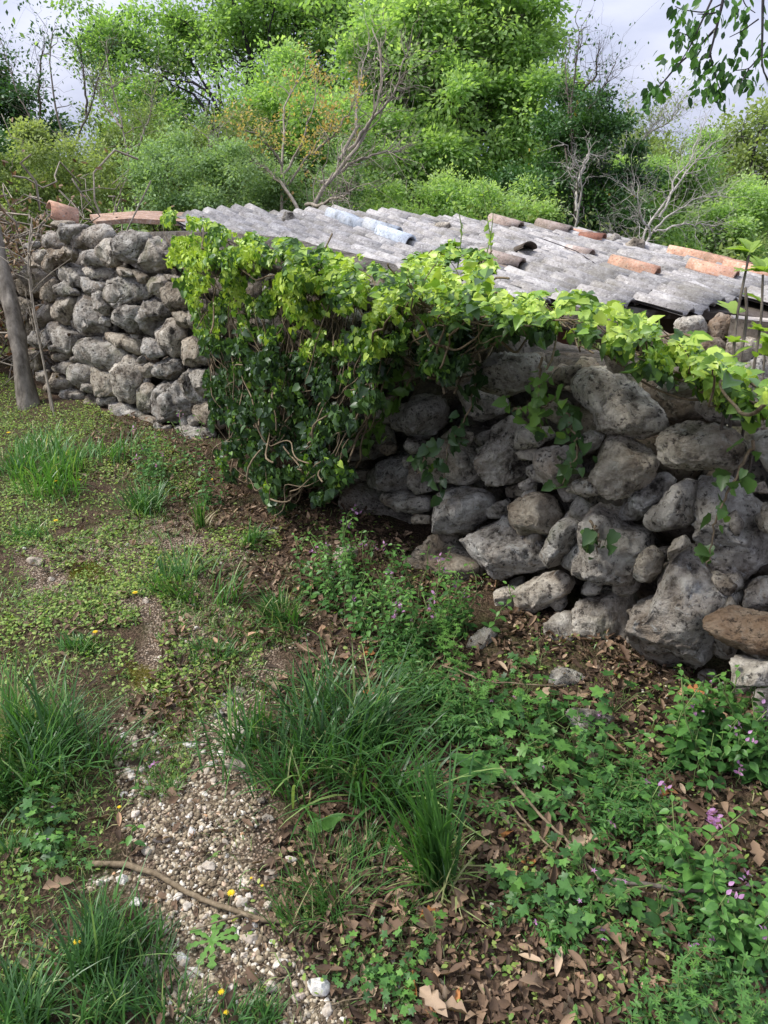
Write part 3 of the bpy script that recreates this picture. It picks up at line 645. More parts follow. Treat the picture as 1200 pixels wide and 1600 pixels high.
# boards under the tiles
q = [(300, 358), (335, 331), (700, 353), (960, 384), (1270, 468), (1290, 510), (1140, 489), (1030, 486), (780, 450), (560, 432), (330, 388)]
top = np.array([rpl(float(a), float(b), -.03) for a, b in q]); bot = top - RNn * .05; n = len(q)
V = np.concatenate([top, bot]) - HB
bm = bmesh.new(); vs = [bm.verts.new(v) for v in V]; bm.faces.new(vs[:n]); bm.faces.new(vs[n:][::-1])
for i in range(n): bm.faces.new((vs[i], vs[i - n + 1 if i == n - 1 else i + 1], vs[(i + 1) % n + n], vs[i + n]))
me = bpy.data.meshes.new('roof_boards'); bm.to_mesh(me); bm.free(); me.materials.append(M['dark_hole']); link('roof_boards', me, roof)
def frustum(pts_top, z0, mat, name, parent, base, inset=.0):
    T_ = np.array(pts_top); Bt = T_.copy(); Bt[:, 2] = z0; n = len(T_); V = np.concatenate([T_, Bt]) - base
    F = [[i, (i + 1) % n, (i + 1) % n + n, i + n] for i in range(n)]; F += [[0, 1, 2, 3], [4, 7, 6, 5]]
    return link(name, mesh_np(name, V, F, [mat]), parent)
# the hut's walls, under the roof: plastered corner and rough stones
bx = [rpl(960., 470., -.12), rpl(1125., 482., -.12), rpl(1290., 500., -.12)]
back = RA * .0 + np.array([.25, .35, 0])
wl = [bx[0], bx[1], bx[1] + np.array([.1, .35, 0]), bx[0] + np.array([.1, .35, 0])]
frustum(wl, -1.2, M['dark_hole'], 'hut_wall', hut, HB)
pc = at(1178, 500, 4.7); pw = [at(1142, 497, 4.75), at(1290, 512, 4.5), at(1290, 505, 5.0), at(1142, 492, 5.1)]
frustum(pw, -1.2, M['plaster'], 'plaster_wall', hut, HB)
for i, (u, v, w, h, mt) in enumerate([(985, 520, .26, .18, 'rock'), (1030, 535, .30, .2, 'rock_warm'), (1075, 515, .24, .16, 'rock'), (1100, 540, .26, .2, 'rock_warm'), (1122, 515, .2, .17, 'rock_warm'), (1070, 555, .28, .2, 'rock'), (1125, 570, .24, .2, 'rock_warm'), (1160, 545, .28, .16, 'rock'), (1185, 575, .3, .18, 'rock'), (1150, 595, .3, .2, 'rock_warm'), (940, 515, .25, .18, 'rock_dark'), (900, 500, .25, .16, 'rock_dark')]):
    V, F = free_rock((w, .2, h), 4, 2200 + i); c = at(u, v, 4.75 if u > 1130 else 4.9)
    V = V[:, [0, 2, 1]]; link('stone', mesh_np('stone', V[:, :], F, [M[mt]], None, True), hut, c - HB)
frustum([rpl(785., 440., -.06), rpl(900., 462., -.06), rpl(900., 452., -.06), rpl(790., 430., -.06)], .3, M['rust'], 'lintel_beam', hut, HB)
# loose stones lying on the roof
for i, (u, v, sz, lb) in enumerate([(958, 376, (.20, .16, .22), 'small pointed grey stone standing near the far edge of the roof'), (990, 386, (.26, .2, .16), 'rounded lichen covered stone at the far right roof edge'),
        (690, 357, (.20, .16, .13), 'rounded pale grey stone resting on middle of the roof crest'), (596, 353, (.13, .12, .11), 'small dark knobbly stone on the roof left of the middle'), (450, 340, (.14, .12, .1), 'little whitish stone on the far left end of the roof')]):
    V, F = free_rock(sz, 4, 2300 + i, cuts=7); c = rpl(float(u), float(v), .04)
    link('roof_stone', mesh_np('roof_stone', V[:, [0, 2, 1]], F[:, ::-1], [M['rock']], None, True), None, c, lb, 'stone')
# ridge edging of clay tiles along the far right edge, slipped tiles
def loose_tile(u, v, lift, ang, sc, mt, lb, cat='roof tile', tl=0.):
    o = link('slipped_tile', tile_mesh('slipped_tile', mat=M[mt], cv=True, w=.2, wob=.004), None, None, lb, cat)
    o.matrix_world = Matrix.Translation(Vector(rpl(float(u), float(v), lift))) @ basis.to_4x4() @ Matrix.Rotation(ang, 4, 'Z') @ Matrix.Rotation(tl, 4, 'Y') @ Matrix.Diagonal((sc, sc, sc, 1))
loose_tile(905, 366, .05, .3, .62, 'tile_orange', 'orange curved tile lying askew on the far crest of the roof')
loose_tile(925, 371, .06, .2, .62, 'rust', 'dark rusty curved tile overlapping an orange one on the far crest', tl=-.1)
loose_tile(818, 390, .07, -.5, .6, 'dark_hole', 'dark broken tile sticking up from the middle of the roof', tl=-.35)
loose_tile(905, 394, .06, .1, .6, 'tile_pinkish', 'brownish curved tile with dark end low on the grey roof')
for i, (u, v) in enumerate([(1075, 402), (1105, 409), (1135, 417), (1165, 426), (1195, 436)]):
    o = link('edge_tile', tile_mesh('edge_tile', mat=M['tile_orange'], cv=True, w=.12, wob=.004), roof)
    o.matrix_local = Matrix.Translation(Vector(rpl(float(u), float(v), .05) - HB)) @ basis.to_4x4() @ Matrix.Rotation(.03 * i, 4, 'Z')
# the weathered sheet over the left end of the roof and the clay tile on the wall's corner
sh = [at(140, 335, 6.15), at(222, 329, 6.6), at(298, 332, 6.7), at(292, 346, 6.05), at(205, 341, 6.05), at(150, 346, 5.9)]
n = len(sh); base = np.mean(sh, 0); top = np.array(sh); V = np.concatenate([top, top - [0, 0, .035]]) - base
bm = bmesh.new(); vs = [bm.verts.new(v) for v in V]; bm.faces.new(vs[:n][::-1]); bm.faces.new(vs[n:])
for i in range(n): bm.faces.new((vs[i], vs[(i + 1) % n], vs[(i + 1) % n + n], vs[i + n]))
me = bpy.data.meshes.new('roof_sheet'); bm.to_mesh(me); bm.free(); me.materials.append(M['board'])
link('roof_sheet', me, None, base, 'flaking brown and white flat sheet lying over the left end of the roof', 'sheet')
o = link('clay_tile', tile_mesh('clay_tile', mat=M['tile_orange'], cv=True, w=.2, L_=.19), None, None, 'orange curved clay tile balanced on the top left corner of the stone wall', 'roof tile')
s_, z_, p_ = hit(97, 336, -.2); o.matrix_world = Matrix.Translation(Vector(p_[0])) @ Matrix.Rotation(R(35), 4, 'Z') @ Matrix.Rotation(R(18), 4, 'Y') @ Matrix.Rotation(R(20), 4, 'X')
wire = Bag(); wire.tube([rpl(850., 374., .1), rpl(900., 392., .08), rpl(930., 412., .07)], .004, 5)
link('roof_wire', wire.mesh('roof_wire', [M['bark_dark']]), None, None, 'thin dark wire lying slack across the grey tiles', 'wire')

# ------------------------------------------------------------------ leaf shapes
def fan(outline, fold=.12, curl=.0, centre=(.35, 0)):
    o = np.array(outline, float); n = len(o); z = fold * np.abs(o[:, 1]) - curl * o[:, 0] ** 2
    V = np.concatenate([[[centre[0], centre[1], -curl * centre[0] ** 2]], np.c_[o, z]]); F = [[0, i + 1, (i + 1) % n + 1] for i in range(n)]
    return V, np.array(F)
IVY = fan([(0, 0), (-.08, .22), (.06, .40), (.30, .36), (.48, .38), (.74, .20), (1, 0), (.70, -.22), (.46, -.36), (.28, -.34), (.08, -.42), (-.08, -.22)], .28, .22)
IVY_S = fan([(0, 0), (-.05, .28), (.28, .42), (.62, .26), (1, 0), (.60, -.28), (.25, -.40), (-.05, -.26)], .3, .25)
OVATE = fan([(0, 0), (.18, .22), (.45, .30), (.78, .18), (1, 0), (.78, -.18), (.45, -.30), (.18, -.22)], .3, .2, (.45, 0))
ELL = fan([(0, 0), (.3, .16), (.65, .15), (1, 0), (.65, -.15), (.3, -.16)], .3, .15, (.5, 0))
RHOMB = (np.array([(0, 0, 0), (.45, .28, .03), (1, 0, -.04), (.45, -.28, .03)]), np.array([[0, 1, 2], [0, 2, 3]]))
NEED = (np.array([(0, 0, 0), (.5, .09, .02), (1, 0, -.02), (.5, -.09, .02)]), np.array([[0, 1, 2], [0, 2, 3]]))
def lobed(n=5, seed=0):
    pts = [(0, 0)]; 
    for i in range(n):
        a = R(-115 + 230 * i / (n - 1)); r = .62 if i in (0, n - 1) else .8
        for da, rr in ((-.20, r * .86), (-.06, r), (.08, r * .9), (.2, r * .84)) if i < n else ():
            pts.append((.28 + rr * math.cos(a + da), rr * math.sin(a + da)))
        if i < n - 1:
            b = a + R(115 / (n - 1) * 1.); pts.append((.28 + .44 * math.cos(b), .44 * math.sin(b)))
    return fan(pts[::1], .12, .15, (.28, 0))
LOBED = lobed()
DEAD1 = fan([(0, 0), (.12, .12), (.28, .26), (.36, .16), (.55, .32), (.64, .18), (.84, .2), (1, 0), (.82, -.17), (.66, -.16), (.54, -.3), (.36, -.15), (.26, -.24), (.12, -.1)], .8, .35, (.5, 0))
DEAD2 = fan([(0, 0), (.2, .14), (.5, .2), (.8, .13), (1, 0), (.8, -.14), (.5, -.2), (.2, -.13)], 1.0, -.4, (.5, 0))
DEAD3 = fan([(0, 0), (.25, .28), (.6, .22), (1, .05), (.7, -.2), (.3, -.32)], .5, .5, (.5, 0))

# ------------------------------------------------------------------ ivy over the wall
def ivy_points(poly, n, o0, o1, topf=.5):
    poly = np.array(poly, float); lo, hi = poly.min(0), poly.max(0); out = []
    u = rng.uniform(lo[0], hi[0], n * 3); v = rng.uniform(lo[1], hi[1], n * 3)
    nn = 10 * fbm(np.stack([u / 30, v / 30, u * 0], -1), 3)
    k = inpoly(np.stack([u + nn, v + nn], -1), poly) & (fbm(np.stack([u / 20, v / 20, u * 0 + 60], -1), 3) > -.16 + .5 * (rng.random(len(u)) - .5)); u, v = u[k][:n], v[k][:n]
    off = rng.uniform(o0, o1, len(u)) + .11 * vnoise(np.stack([u / 38, v / 38, u * 0 + 4], -1))
    s, z, P = hit(u, v, off)
    zt = ztop(s); above = np.isnan(z) | (z > zt + .10)
    # leaves seen above the wall's top lie on a mound over the wall
    zz = zt + .04 + np.abs(rng.normal(size=len(u))) * .13 + .05 * vnoise(np.stack([s * 5, s * 0, off * 3], -1))
    d = ray(u, v); t = (zz - CAM_Z) / np.minimum(d[:, 2], -.02); Q = C0 + d * t[:, None]
    dist = wdist(Q[:, 0], Q[:, 1]); bad = above & ((dist > .75) | (dist < -.5))
    P = np.where(above[:, None], Q, P)
    s2, z2, Pf = hit(u, v, np.full(len(u), -.45))                  # too far back: clamp to the back of the wall, standing up
    P = np.where(bad[:, None], Pf, P)
    return P, s, above, u, v, off
def ivy(name, poly, n, size, label, o0=.02, o1=.26, stems=30, bright=None, base_px=None, nbig=0, group=None):
    poly = np.array(poly, float)
    P, s, above, u, v, off = ivy_points(poly, n, o0, o1)
    ok = ~np.isnan(P).any(1); P, s, above, u, v, off = P[ok], s[ok], above[ok], u[ok], v[ok], off[ok]
    N = wnorm(s) * .7 + np.array([0, 0, .45]) + rng.normal(size=P.shape) * .75
    N = np.where(above[:, None], np.array([0, 0, 1.]) + rng.normal(size=P.shape) * .5 + wnorm(s) * .3, N)
    X = np.array([0, 0, -1.]) + rng.normal(size=P.shape) * .55
    X = np.where(above[:, None], runit(len(P)) * [1, 1, .4], X)
    br = bright(u, v) if bright is not None else np.zeros(len(u))
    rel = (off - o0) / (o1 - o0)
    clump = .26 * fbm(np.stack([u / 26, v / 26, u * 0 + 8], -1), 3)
    tint = np.clip(.25 + .13 * rng.normal(size=len(u)) + .30 * np.clip(rel, 0, 1) * (rng.random(len(u)) < .22) + br * (.36 + .40 * rng.random(len(u))) + clump, 0, 1)  # br lifts the tint for young leaves and for light from above
    sc = size * (.45 + rng.gamma(2., .27, len(u))).clip(.45, 1.7) * (1 - .25 * (tint > .7))
    base = P.mean(0); base[2] = 0
    th = link(name, None, None, base, label, 'ivy', group)
    if nbig:
        big = (sc * (1.3 / np.linalg.norm(P - C0, axis=1))); order = np.argsort(-big)[:nbig]; rest = np.setdiff1d(np.arange(len(u)), order)
        protos = [mesh_np('leaf', IVY[0] * [1, rng.uniform(.85, 1.1), rng.uniform(.7, 1.6)], IVY[1], [M['ivy']], np.full(len(IVY[0]), tv)) for tv in np.linspace(.12, .98, 12)]
        for i in order:
            x = X[i] / np.linalg.norm(X[i]); nn = N[i] - (N[i] @ x) * x; nn /= np.linalg.norm(nn); y = np.cross(nn, x)
            o = link('leaf', protos[min(11, int(tint[i] * 12))], th)
            o.matrix_local = Matrix.Translation(Vector(P[i] - base)) @ Matrix((x, y, nn)).transposed().to_4x4() @ Matrix.Scale(float(sc[i]), 4)
    else: rest = np.arange(len(u))
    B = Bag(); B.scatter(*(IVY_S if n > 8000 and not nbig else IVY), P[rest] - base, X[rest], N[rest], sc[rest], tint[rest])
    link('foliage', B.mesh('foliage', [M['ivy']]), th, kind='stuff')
    S = Bag()
    for _ in range(stems):
        i, j = rng.integers(len(u), size=2)
        if rng.random() < .7:                                           # a stem climbing from lower down
            best = np.where((np.abs(u - u[i]) < 90) & (v > v[i] + 30))[0]
            if len(best) == 0: continue
            j = best[rng.integers(len(best))]
        if np.linalg.norm(P[i] - P[j]) > .95: continue
        S.tube(polyline(wander(P[i], P[j], 12, .07, .06), 24) - base, np.linspace(.002, .005, 24) * rng.uniform(.5, 1.1), 5)
    if S.n: link('stems', S.mesh('stems', [M['vine']]), th, kind='stuff')
    return th, P, u, v, tint
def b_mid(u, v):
    edge = np.interp(u, [250, 330, 450, 600, 660], [460, 485, 505, 540, 495]); return sstep(edge + 75, edge - 30, v + 40 * fbm(np.stack([u / 14, v / 14, u * 0], -1), 2))  # upper leaves paler: new growth plus top light in the tint; curtain left dark
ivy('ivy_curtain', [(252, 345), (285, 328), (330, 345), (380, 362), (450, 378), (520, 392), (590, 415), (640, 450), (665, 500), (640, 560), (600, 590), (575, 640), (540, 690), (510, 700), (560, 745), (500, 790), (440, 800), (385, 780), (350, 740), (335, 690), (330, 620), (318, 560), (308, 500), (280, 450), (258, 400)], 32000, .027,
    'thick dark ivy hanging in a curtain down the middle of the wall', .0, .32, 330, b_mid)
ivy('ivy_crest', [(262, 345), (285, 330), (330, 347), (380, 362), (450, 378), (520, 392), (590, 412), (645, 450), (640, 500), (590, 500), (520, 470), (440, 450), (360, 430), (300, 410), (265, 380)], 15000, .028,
    'dense crest of yellow green young ivy leaves over the curtain', .10, .36, 20, lambda u, v: np.full(len(u), 1.))  # whole crest tinted up: young leaves, with overhead light in the colour too
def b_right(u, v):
    edge = np.interp(u, [600, 700, 800, 900, 1000, 1100, 1200], [500, 500, 505, 510, 560, 620, 660]); return sstep(edge + 40, edge - 30, v + 26 * fbm(np.stack([u / 14, v / 14, u * 0 + 3], -1), 2))  # tint grows upwards for fresh leaves and for painted light from above
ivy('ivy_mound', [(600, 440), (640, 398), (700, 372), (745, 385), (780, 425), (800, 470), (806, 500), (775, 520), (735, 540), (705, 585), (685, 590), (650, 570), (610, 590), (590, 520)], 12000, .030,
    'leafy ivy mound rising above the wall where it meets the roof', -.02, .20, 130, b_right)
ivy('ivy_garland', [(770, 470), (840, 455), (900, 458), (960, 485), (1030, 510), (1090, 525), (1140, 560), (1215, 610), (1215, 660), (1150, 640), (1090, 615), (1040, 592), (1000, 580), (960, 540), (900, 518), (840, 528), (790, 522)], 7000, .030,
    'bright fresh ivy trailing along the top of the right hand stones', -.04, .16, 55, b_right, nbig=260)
for q, n in (([(690, 585), (740, 580), (735, 700), (700, 720), (670, 640)], 260), ([(1130, 660), (1200, 670), (1200, 720), (1150, 700)], 70), ([(1080, 850), (1115, 880), (1105, 905), (1075, 890)], 26), ([(600, 610), (650, 590), (660, 680), (560, 700)], 320), ([(820, 600), (900, 560), (890, 640), (830, 690)], 130), ([(1010, 600), (1060, 620), (1040, 680), (1000, 650)], 120),
             ([(905, 830), (950, 830), (945, 875), (915, 870)], 22), ([(870, 690), (930, 680), (920, 740), (880, 760)], 50), ([(540, 540), (640, 520), (640, 640), (540, 660)], 300)):
    pass
strands = [([(1180, 690), (1150, 745), (1120, 800), (1110, 860), (1102, 885)], 22, 'thin ivy strand hanging down the tallest stone at far right'),
           ([(745, 575), (735, 640), (700, 700), (690, 760)], 60, 'ivy strand hanging over the stones below the leafy mound'), ([(640, 590), (600, 650), (560, 700), (520, 720)], 90, 'ivy strand creeping towards the flat square stone'),
           ([(845, 560), (840, 620), (848, 690)], 30, 'short ivy strand beside the dark hollow in the wall'), ([(925, 815), (938, 850), (930, 870)], 16, 'tiny green ivy sprig rooted between stones low in the wall'),
           ([(885, 640), (905, 700), (880, 755)], 36, 'dusty ivy strand over the mossy stone under the long pale boulder'), ([(670, 690), (662, 720), (655, 740)], 24, 'small bright fern like ivy tuft above the paired stones'), ([(800, 640), (845, 640), (870, 620)], 20, 'thin ivy twig crossing the dark hollow')]
for pts, n, lb in strands:
    a = polyline(pts, 24); s, z, P = hit(a[:, 0], a[:, 1], .03); base = P[0]
    th = link('ivy_strand', None, None, base, lb, 'ivy'); S = Bag(); S.tube(P - base + rng.normal(size=P.shape) * .004, np.linspace(.005, .002, 24), 5)
    link('stem', S.mesh('stem', [M['vine']]), th)
    for i in range(n):
        k = rng.integers(24); x = wnorm(s[k]) * .4 + np.array([0, 0, -.6]) + rng.normal(size=3) * .6; nn = wnorm(s[k]) + rng.normal(size=3) * .4
        x /= np.linalg.norm(x); nn -= (nn @ x) * x; nn /= np.linalg.norm(nn)
        me = mesh_np('leaf', IVY[0], IVY[1], [M['ivy']], np.full(len(IVY[0]), rng.uniform(.15, .75))) if i < 6 else me
        o = link('leaf', me, th); o.matrix_local = Matrix.Translation(Vector(P[k] - base + rng.normal(size=3) * .025)) @ Matrix((x, np.cross(nn, x), nn)).transposed().to_4x4() @ Matrix.Scale(rng.uniform(.025, .06), 4)
# ------------------------------------------------------------------ trees and scrub behind the hut
def tree(name, label, u, dist, crown, lumps, leafm, leafs, size, cat='tree', barkm='bark', trunk_r=.09, base_u=None, shape=None, twigs=True, depthf=.8, flat=.7, sub=9, spread=.26, group=None, tip_only=False, z0=None, seed=1, trunks=1, limbjit=.08):
    """crown: pixel ellipses (u, v, ru, rv) giving the crown's lobes, built at their own depth"""
    g = np.random.default_rng(seed)
    bu = base_u if base_u is not None else u
    d0 = ray(float(bu), 330.); gp = C0 + d0 * dist; gp[2] = z0 if z0 is not None else float(gz(gp[0], gp[1])) ; base = gp
    th = link(name, None, None, base, label, cat, group)
    px2m = dist / FPX
    K = Bag(); cl = []; lump_c = []; spread = spread * 1.2
    for (cu, cv, ru, rv) in crown:
        cc = at(float(cu), float(cv), dist); 
        nl = max(3, int(lumps * ru * rv / 4000.))
        q = g.normal(size=(nl, 3)); q /= np.linalg.norm(q, axis=1, keepdims=True); q *= g.uniform(.35, 1.08, (nl, 1))
        L_ = cc + q * np.array([ru * px2m, ru * px2m * depthf, rv * px2m]); lump_c.append((cc, L_, ru * px2m))
    allc = np.concatenate([l[1] for l in lump_c]); top = allc[:, 2].max()
    cen = allc.mean(0)
    for tk in range(trunks):
        ang = g.uniform(0, 6.28); tb = base + np.array([math.cos(ang), math.sin(ang), 0]) * (.25 * (trunks > 1)); tt = np.array([cen[0], cen[1], base[2] + (top - base[2]) * .88]) + g.normal(size=3) * [.5, .4, .1] * (1 if trunks > 1 else .3)
        tp = wander(tb, tt, 16, .05); K.tube(tp - base, np.linspace(trunk_r, trunk_r * .18, 16), 8, jit=.06)
    for cc, LL, rm in lump_c:
        for p in LL:
            h = np.clip((p[2] - base[2]) / (top - base[2]), .2, 1) * .72; i = int(h * 13) ; st = tp[max(1, min(13, i - g.integers(0, 3)))]
            lp = wander(st, p, 9, limbjit, -.03); r0 = trunk_r * .32; K.tube(lp - base, np.linspace(r0, r0 * .16, 9), 5)
            ns = sub
            sc_ = p + g.normal(size=(ns, 3)) * spread * np.array([1, 1, .75])
            for q in sc_:
                if twigs: K.tube(wander(lp[g.integers(4, 9)], q, 5, .12) - base, np.linspace(r0 * .18, r0 * .05, 5), 3)
            cl.append(sc_)
    cl = np.concatenate(cl); link('trunk', K.mesh('trunk', [M[barkm]], True), th)
    if leafs:
        n = leafs; wt_ = g.gamma(1.3, 1., len(cl)); k = g.choice(len(cl), size=n, p=wt_ / wt_.sum()); sd = spread * .42 * g.uniform(.6, 1.25, len(cl))[k][:, None]
        P = cl[k] + g.normal(size=(n, 3)) * np.concatenate([sd, sd, sd * flat], 1)
        P[:, 2] -= (np.abs(g.normal(size=n)) * sd[:, 0] * .3)
        N = np.array([0, 0, 1.]) * .8 + g.normal(size=(n, 3)) * .6; X = (P - cl[k]) + g.normal(size=(n, 3)) * .12
        ti = np.clip(.5 + .08 * g.normal(size=n) + .42 * (g.random(len(cl))[k] - .5) + .12 * (P[:, 2] - cl[k][:, 2]) / sd[:, 0], 0, 1)
        B = Bag(); B.scatter(*(shape or RHOMB), P - base, X, N, size * g.uniform(.6, 1.3, n), ti)
        link('crown', B.mesh('crown', [M[leafm]]), th, kind='stuff')
    return th
def bare(name, label, pts_list, dist, r, barkm='bark_mid', cat='tree', twig=90, tl=.5, leafm=None, nleaf=0, lsize=.06, seed=0, base_px=None, shape=None, up=.5, lt=(.2, .8)):
    g = np.random.default_rng(seed); K = Bag(); tips = []
    b0 = at(float(pts_list[0][0][0]), float(pts_list[0][0][1]), dist); gzz = float(gz(b0[0], b0[1])); base = np.array([b0[0], b0[1], gzz])
    th = link(name, None, None, base, label, cat); 
    for li, pl in enumerate(pts_list):
        d = dist + np.linspace(0, g.normal() * .5, len(pl)); P = np.array([at(float(a), float(b), float(dd)) for (a, b), dd in zip(pl, d)])
        if li == 0: P = np.concatenate([[base], P])
        Q = polyline(P, 22); Q[1:] += np.cumsum(g.normal(size=(21, 3)) * .012, 0); Lr = r if li == 0 else r * .55
        K.tube(Q - base, np.linspace(Lr, Lr * .2, 22), 7, jit=.05)
        for _ in range(twig):
            i = g.integers(5, 22); dr = (Q[i] - Q[i - 1]) / (np.linalg.norm(Q[i] - Q[i - 1]) + 1e-6) + g.normal(size=3) * .7 + np.array([0, 0, up * .5])
            dr /= np.linalg.norm(dr); l_ = tl * g.uniform(.3, 1.1); e = Q[i] + dr * l_; W = wander(Q[i], e, 7, .12, -.05)
            K.tube(W - base, np.linspace(Lr * .22, Lr * .05, 7), 4); tips.append(W[-1])
            for _ in range(3):
                j = g.integers(2, 7); e2 = W[j] + (dr + g.normal(size=3) * .8) * l_ * .35; K.tube(wander(W[j], e2, 4, .1) - base, np.linspace(Lr * .08, Lr * .03, 4), 3); tips.append(e2)
    link('trunk', K.mesh('trunk', [M[barkm]]), th)
    if nleaf:
        tips = np.array(tips); k = g.integers(len(tips), size=nleaf); P = tips[k] + g.normal(size=(nleaf, 3)) * lsize * .9
        B = Bag(); B.scatter(*(shape or RHOMB), P - base, g.normal(size=(nleaf, 3)), np.array([0, 0, 1.]) + g.normal(size=(nleaf, 3)) * .7, lsize * g.uniform(.6, 1.3, nleaf), g.uniform(lt[0], lt[1], nleaf))
        link('crown', B.mesh('crown', [M[leafm]]), th, kind='stuff')
    return th
# main bright crowns
tree('broadleaf_tree', 'largest bright green tree with dense rounded crown above the middle of the roof', 700, 13.5, [(690, 40, 120, 110), (800, 90, 90, 100), (620, 130, 90, 80), (740, 190, 120, 90), (830, 230, 60, 90), (650, 260, 90, 60), (760, 300, 90, 50), (560, 60, 80, 90)], 5.2, 62000, .115, .115 and 'tree', trunk_r=.15, spread=.36, sub=8, seed=11) if False else None
tree('broadleaf_tree', 'largest bright green tree with dense rounded crown above the middle of the roof', 700, 13.5, [(690, 40, 120, 110), (780, 95, 68, 92), (620, 130, 85, 80), (735, 190, 105, 85), (815, 235, 48, 75), (650, 260, 90, 60), (760, 300, 90, 45)], 5.2, 'tree_green', 115000, .094, trunk_r=.15, spread=.34, sub=8, seed=11)
tree('broadleaf_tree', 'tall airy green tree with dark limbs showing sky between its branches', 400, 15.5, [(250, 60, 85, 75), (390, 20, 110, 80), (530, 30, 80, 110), (230, 170, 75, 80), (470, 140, 50, 60)], 4.2, 'tree_green', 62000, .088, trunk_r=.15, barkm='bark_dark', spread=.40, sub=7, seed=12, trunks=2)
tree('broadleaf_tree', 'young pale green tree standing behind the bleached dead branches', 470, 12.0, [(450, 130, 60, 55), (420, 190, 60, 60), (520, 220, 60, 55), (450, 270, 80, 45)], 5., 'tree_green', 26000, .07, trunk_r=.06, spread=.28, sub=7, seed=13)
tree('leafy_shrub', 'dense green shrub left of the bleached branches above the roof', 250, 11.5, [(230, 250, 80, 55), (330, 240, 60, 60), (290, 300, 90, 40), (185, 215, 35, 40)], 5., 'tree_olive', 38000, .052, cat='shrub', trunk_r=.05, spread=.28, sub=7, seed=14)
tree('leafy_shrub', 'silvery green shrub just above the left end of the roof', 300, 9.8, [(300, 250, 50, 50), (340, 290, 50, 38), (240, 290, 50, 40)], 5., 'tree_grey', 18000, .045, cat='shrub', trunk_r=.03, spread=.2, sub=7, seed=15)
tree('evergreen_tree', 'dark green leafy tree at the far left edge', 10, 12.5, [(-10, 190, 45, 60), (10, 260, 45, 50), (-30, 130, 40, 40)], 6., 'tree_dark', 24000, .07, trunk_r=.08, spread=.28, sub=7, seed=16)
tree('leafy_shrub', 'yellowish green shrub low at the left edge beyond the wall', 40, 10.5, [(10, 280, 50, 35), (90, 290, 45, 32), (60, 310, 70, 25), (140, 300, 60, 35)], 5., 'tree_olive', 26000, .05, cat='shrub', trunk_r=.04, spread=.24, sub=7, seed=17)
tree('evergreen_tree', 'round dark evergreen smothered in climbing ivy right of the big tree', 915, 11.5, [(915, 225, 52, 48), (900, 290, 60, 55), (930, 330, 65, 35), (860, 330, 40, 30)], 7., 'tree_dark', 44000, .058, trunk_r=.07, spread=.24, sub=8, seed=18)
tree('leafy_shrub', 'fresh green bush right of the dark evergreen', 1010, 12.5, [(1010, 300, 45, 50), (1050, 270, 45, 30), (1000, 350, 50, 35)], 6., 'tree_green', 26000, .06, cat='shrub', trunk_r=.05, spread=.26, sub=7, seed=19)
tree('broadleaf_tree', 'olive coloured thin leaved tree in the right distance', 1030, 16.5, [(1010, 230, 60, 40), (1080, 260, 60, 40), (960, 240, 40, 40)], 5., 'tree_olive', 15000, .07, trunk_r=.08, spread=.42, sub=7, seed=20)
tree('broadleaf_tree', 'brownish budding tree in the right distance', 1140, 17.5, [(1130, 245, 50, 32), (1170, 270, 40, 40)], 5., 'tree_olive', 6000, .08, trunk_r=.08, spread=.42, sub=8, seed=21)
tree('broadleaf_tree', 'tall narrow dark tree at the far right edge', 1185, 15.5, [(1180, 175, 22, 30), (1190, 235, 26, 35), (1200, 290, 26, 40)], 9., 'tree_olive', 5500, .10, trunk_r=.09, barkm='bark_dark', spread=.30, sub=6, seed=22)
tree('leafy_shrub', 'bright green bush filling the right edge beyond the roof', 1150, 12.0, [(1160, 330, 60, 35), (1100, 330, 50, 40), (1180, 370, 50, 40), (1120, 380, 60, 30)], 6., 'tree_green', 32000, .058, cat='shrub', trunk_r=.04, spread=.26, sub=7, seed=23)
tree('leafy_shrub', 'shadowy green shrub under the largest tree', 640, 10.8, [(600, 320, 60, 25), (690, 325, 70, 25), (790, 335, 60, 25)], 6., 'tree_green', 26000, .05, cat='shrub', trunk_r=.03, spread=.22, sub=7, seed=24)
tree('leafy_shrub', 'green shrub along the roof behind the dead branches', 430, 10.5, [(380, 310, 60, 25), (470, 305, 60, 28), (540, 290, 50, 35)], 6., 'tree_grey', 20000, .048, cat='shrub', trunk_r=.03, spread=.22, sub=7, seed=25)
# bare and sparse ones
bare('dead_tree', 'bleached bare dead tree leaning right with many pale branches', [[(480, 335), (490, 295), (530, 250), (570, 205), (590, 150), (600, 100), (592, 55)], [(470, 335), (440, 280), (395, 250), (350, 240), (325, 205)], [(500, 285), (560, 245), (610, 230), (640, 235)], [(545, 235), (580, 190), (620, 150), (640, 80)], [(478, 320), (520, 305), (556, 306)], [(530, 250), (560, 200), (560, 150), (575, 60)]], 9.6, .045, twig=34, tl=.6, seed=31)
bare('orange_sapling', 'slender tree with young orange leaves beside the bleached dead tree', [[(440, 335), (443, 250), (440, 170), (470, 120)], [(441, 280), (480, 200), (500, 140), (490, 120)], [(442, 260), (400, 210), (380, 205)], [(490, 240), (540, 170), (555, 135)], [(443, 300), (490, 230), (525, 190)]], 10.0, .035, 'bark_mid', twig=14, tl=.34, leafm='orange_leaf', nleaf=1500, lsize=.045, seed=32)
bare('sparse_sapling', 'tall thin sparse tree with small dark buds at upper left', [[(120, 335), (118, 250), (95, 180), (80, 100), (85, 60)], [(119, 270), (60, 200), (25, 130), (0, 60)], [(110, 240), (140, 170), (160, 90), (175, 60)], [(60, 200), (55, 130), (60, 60)], [(135, 180), (130, 110), (118, 60)]], 11.0, .035, 'bark', twig=22, tl=.5, leafm='tree_dark', nleaf=900, lsize=.06, seed=33, lt=(.2, .7))
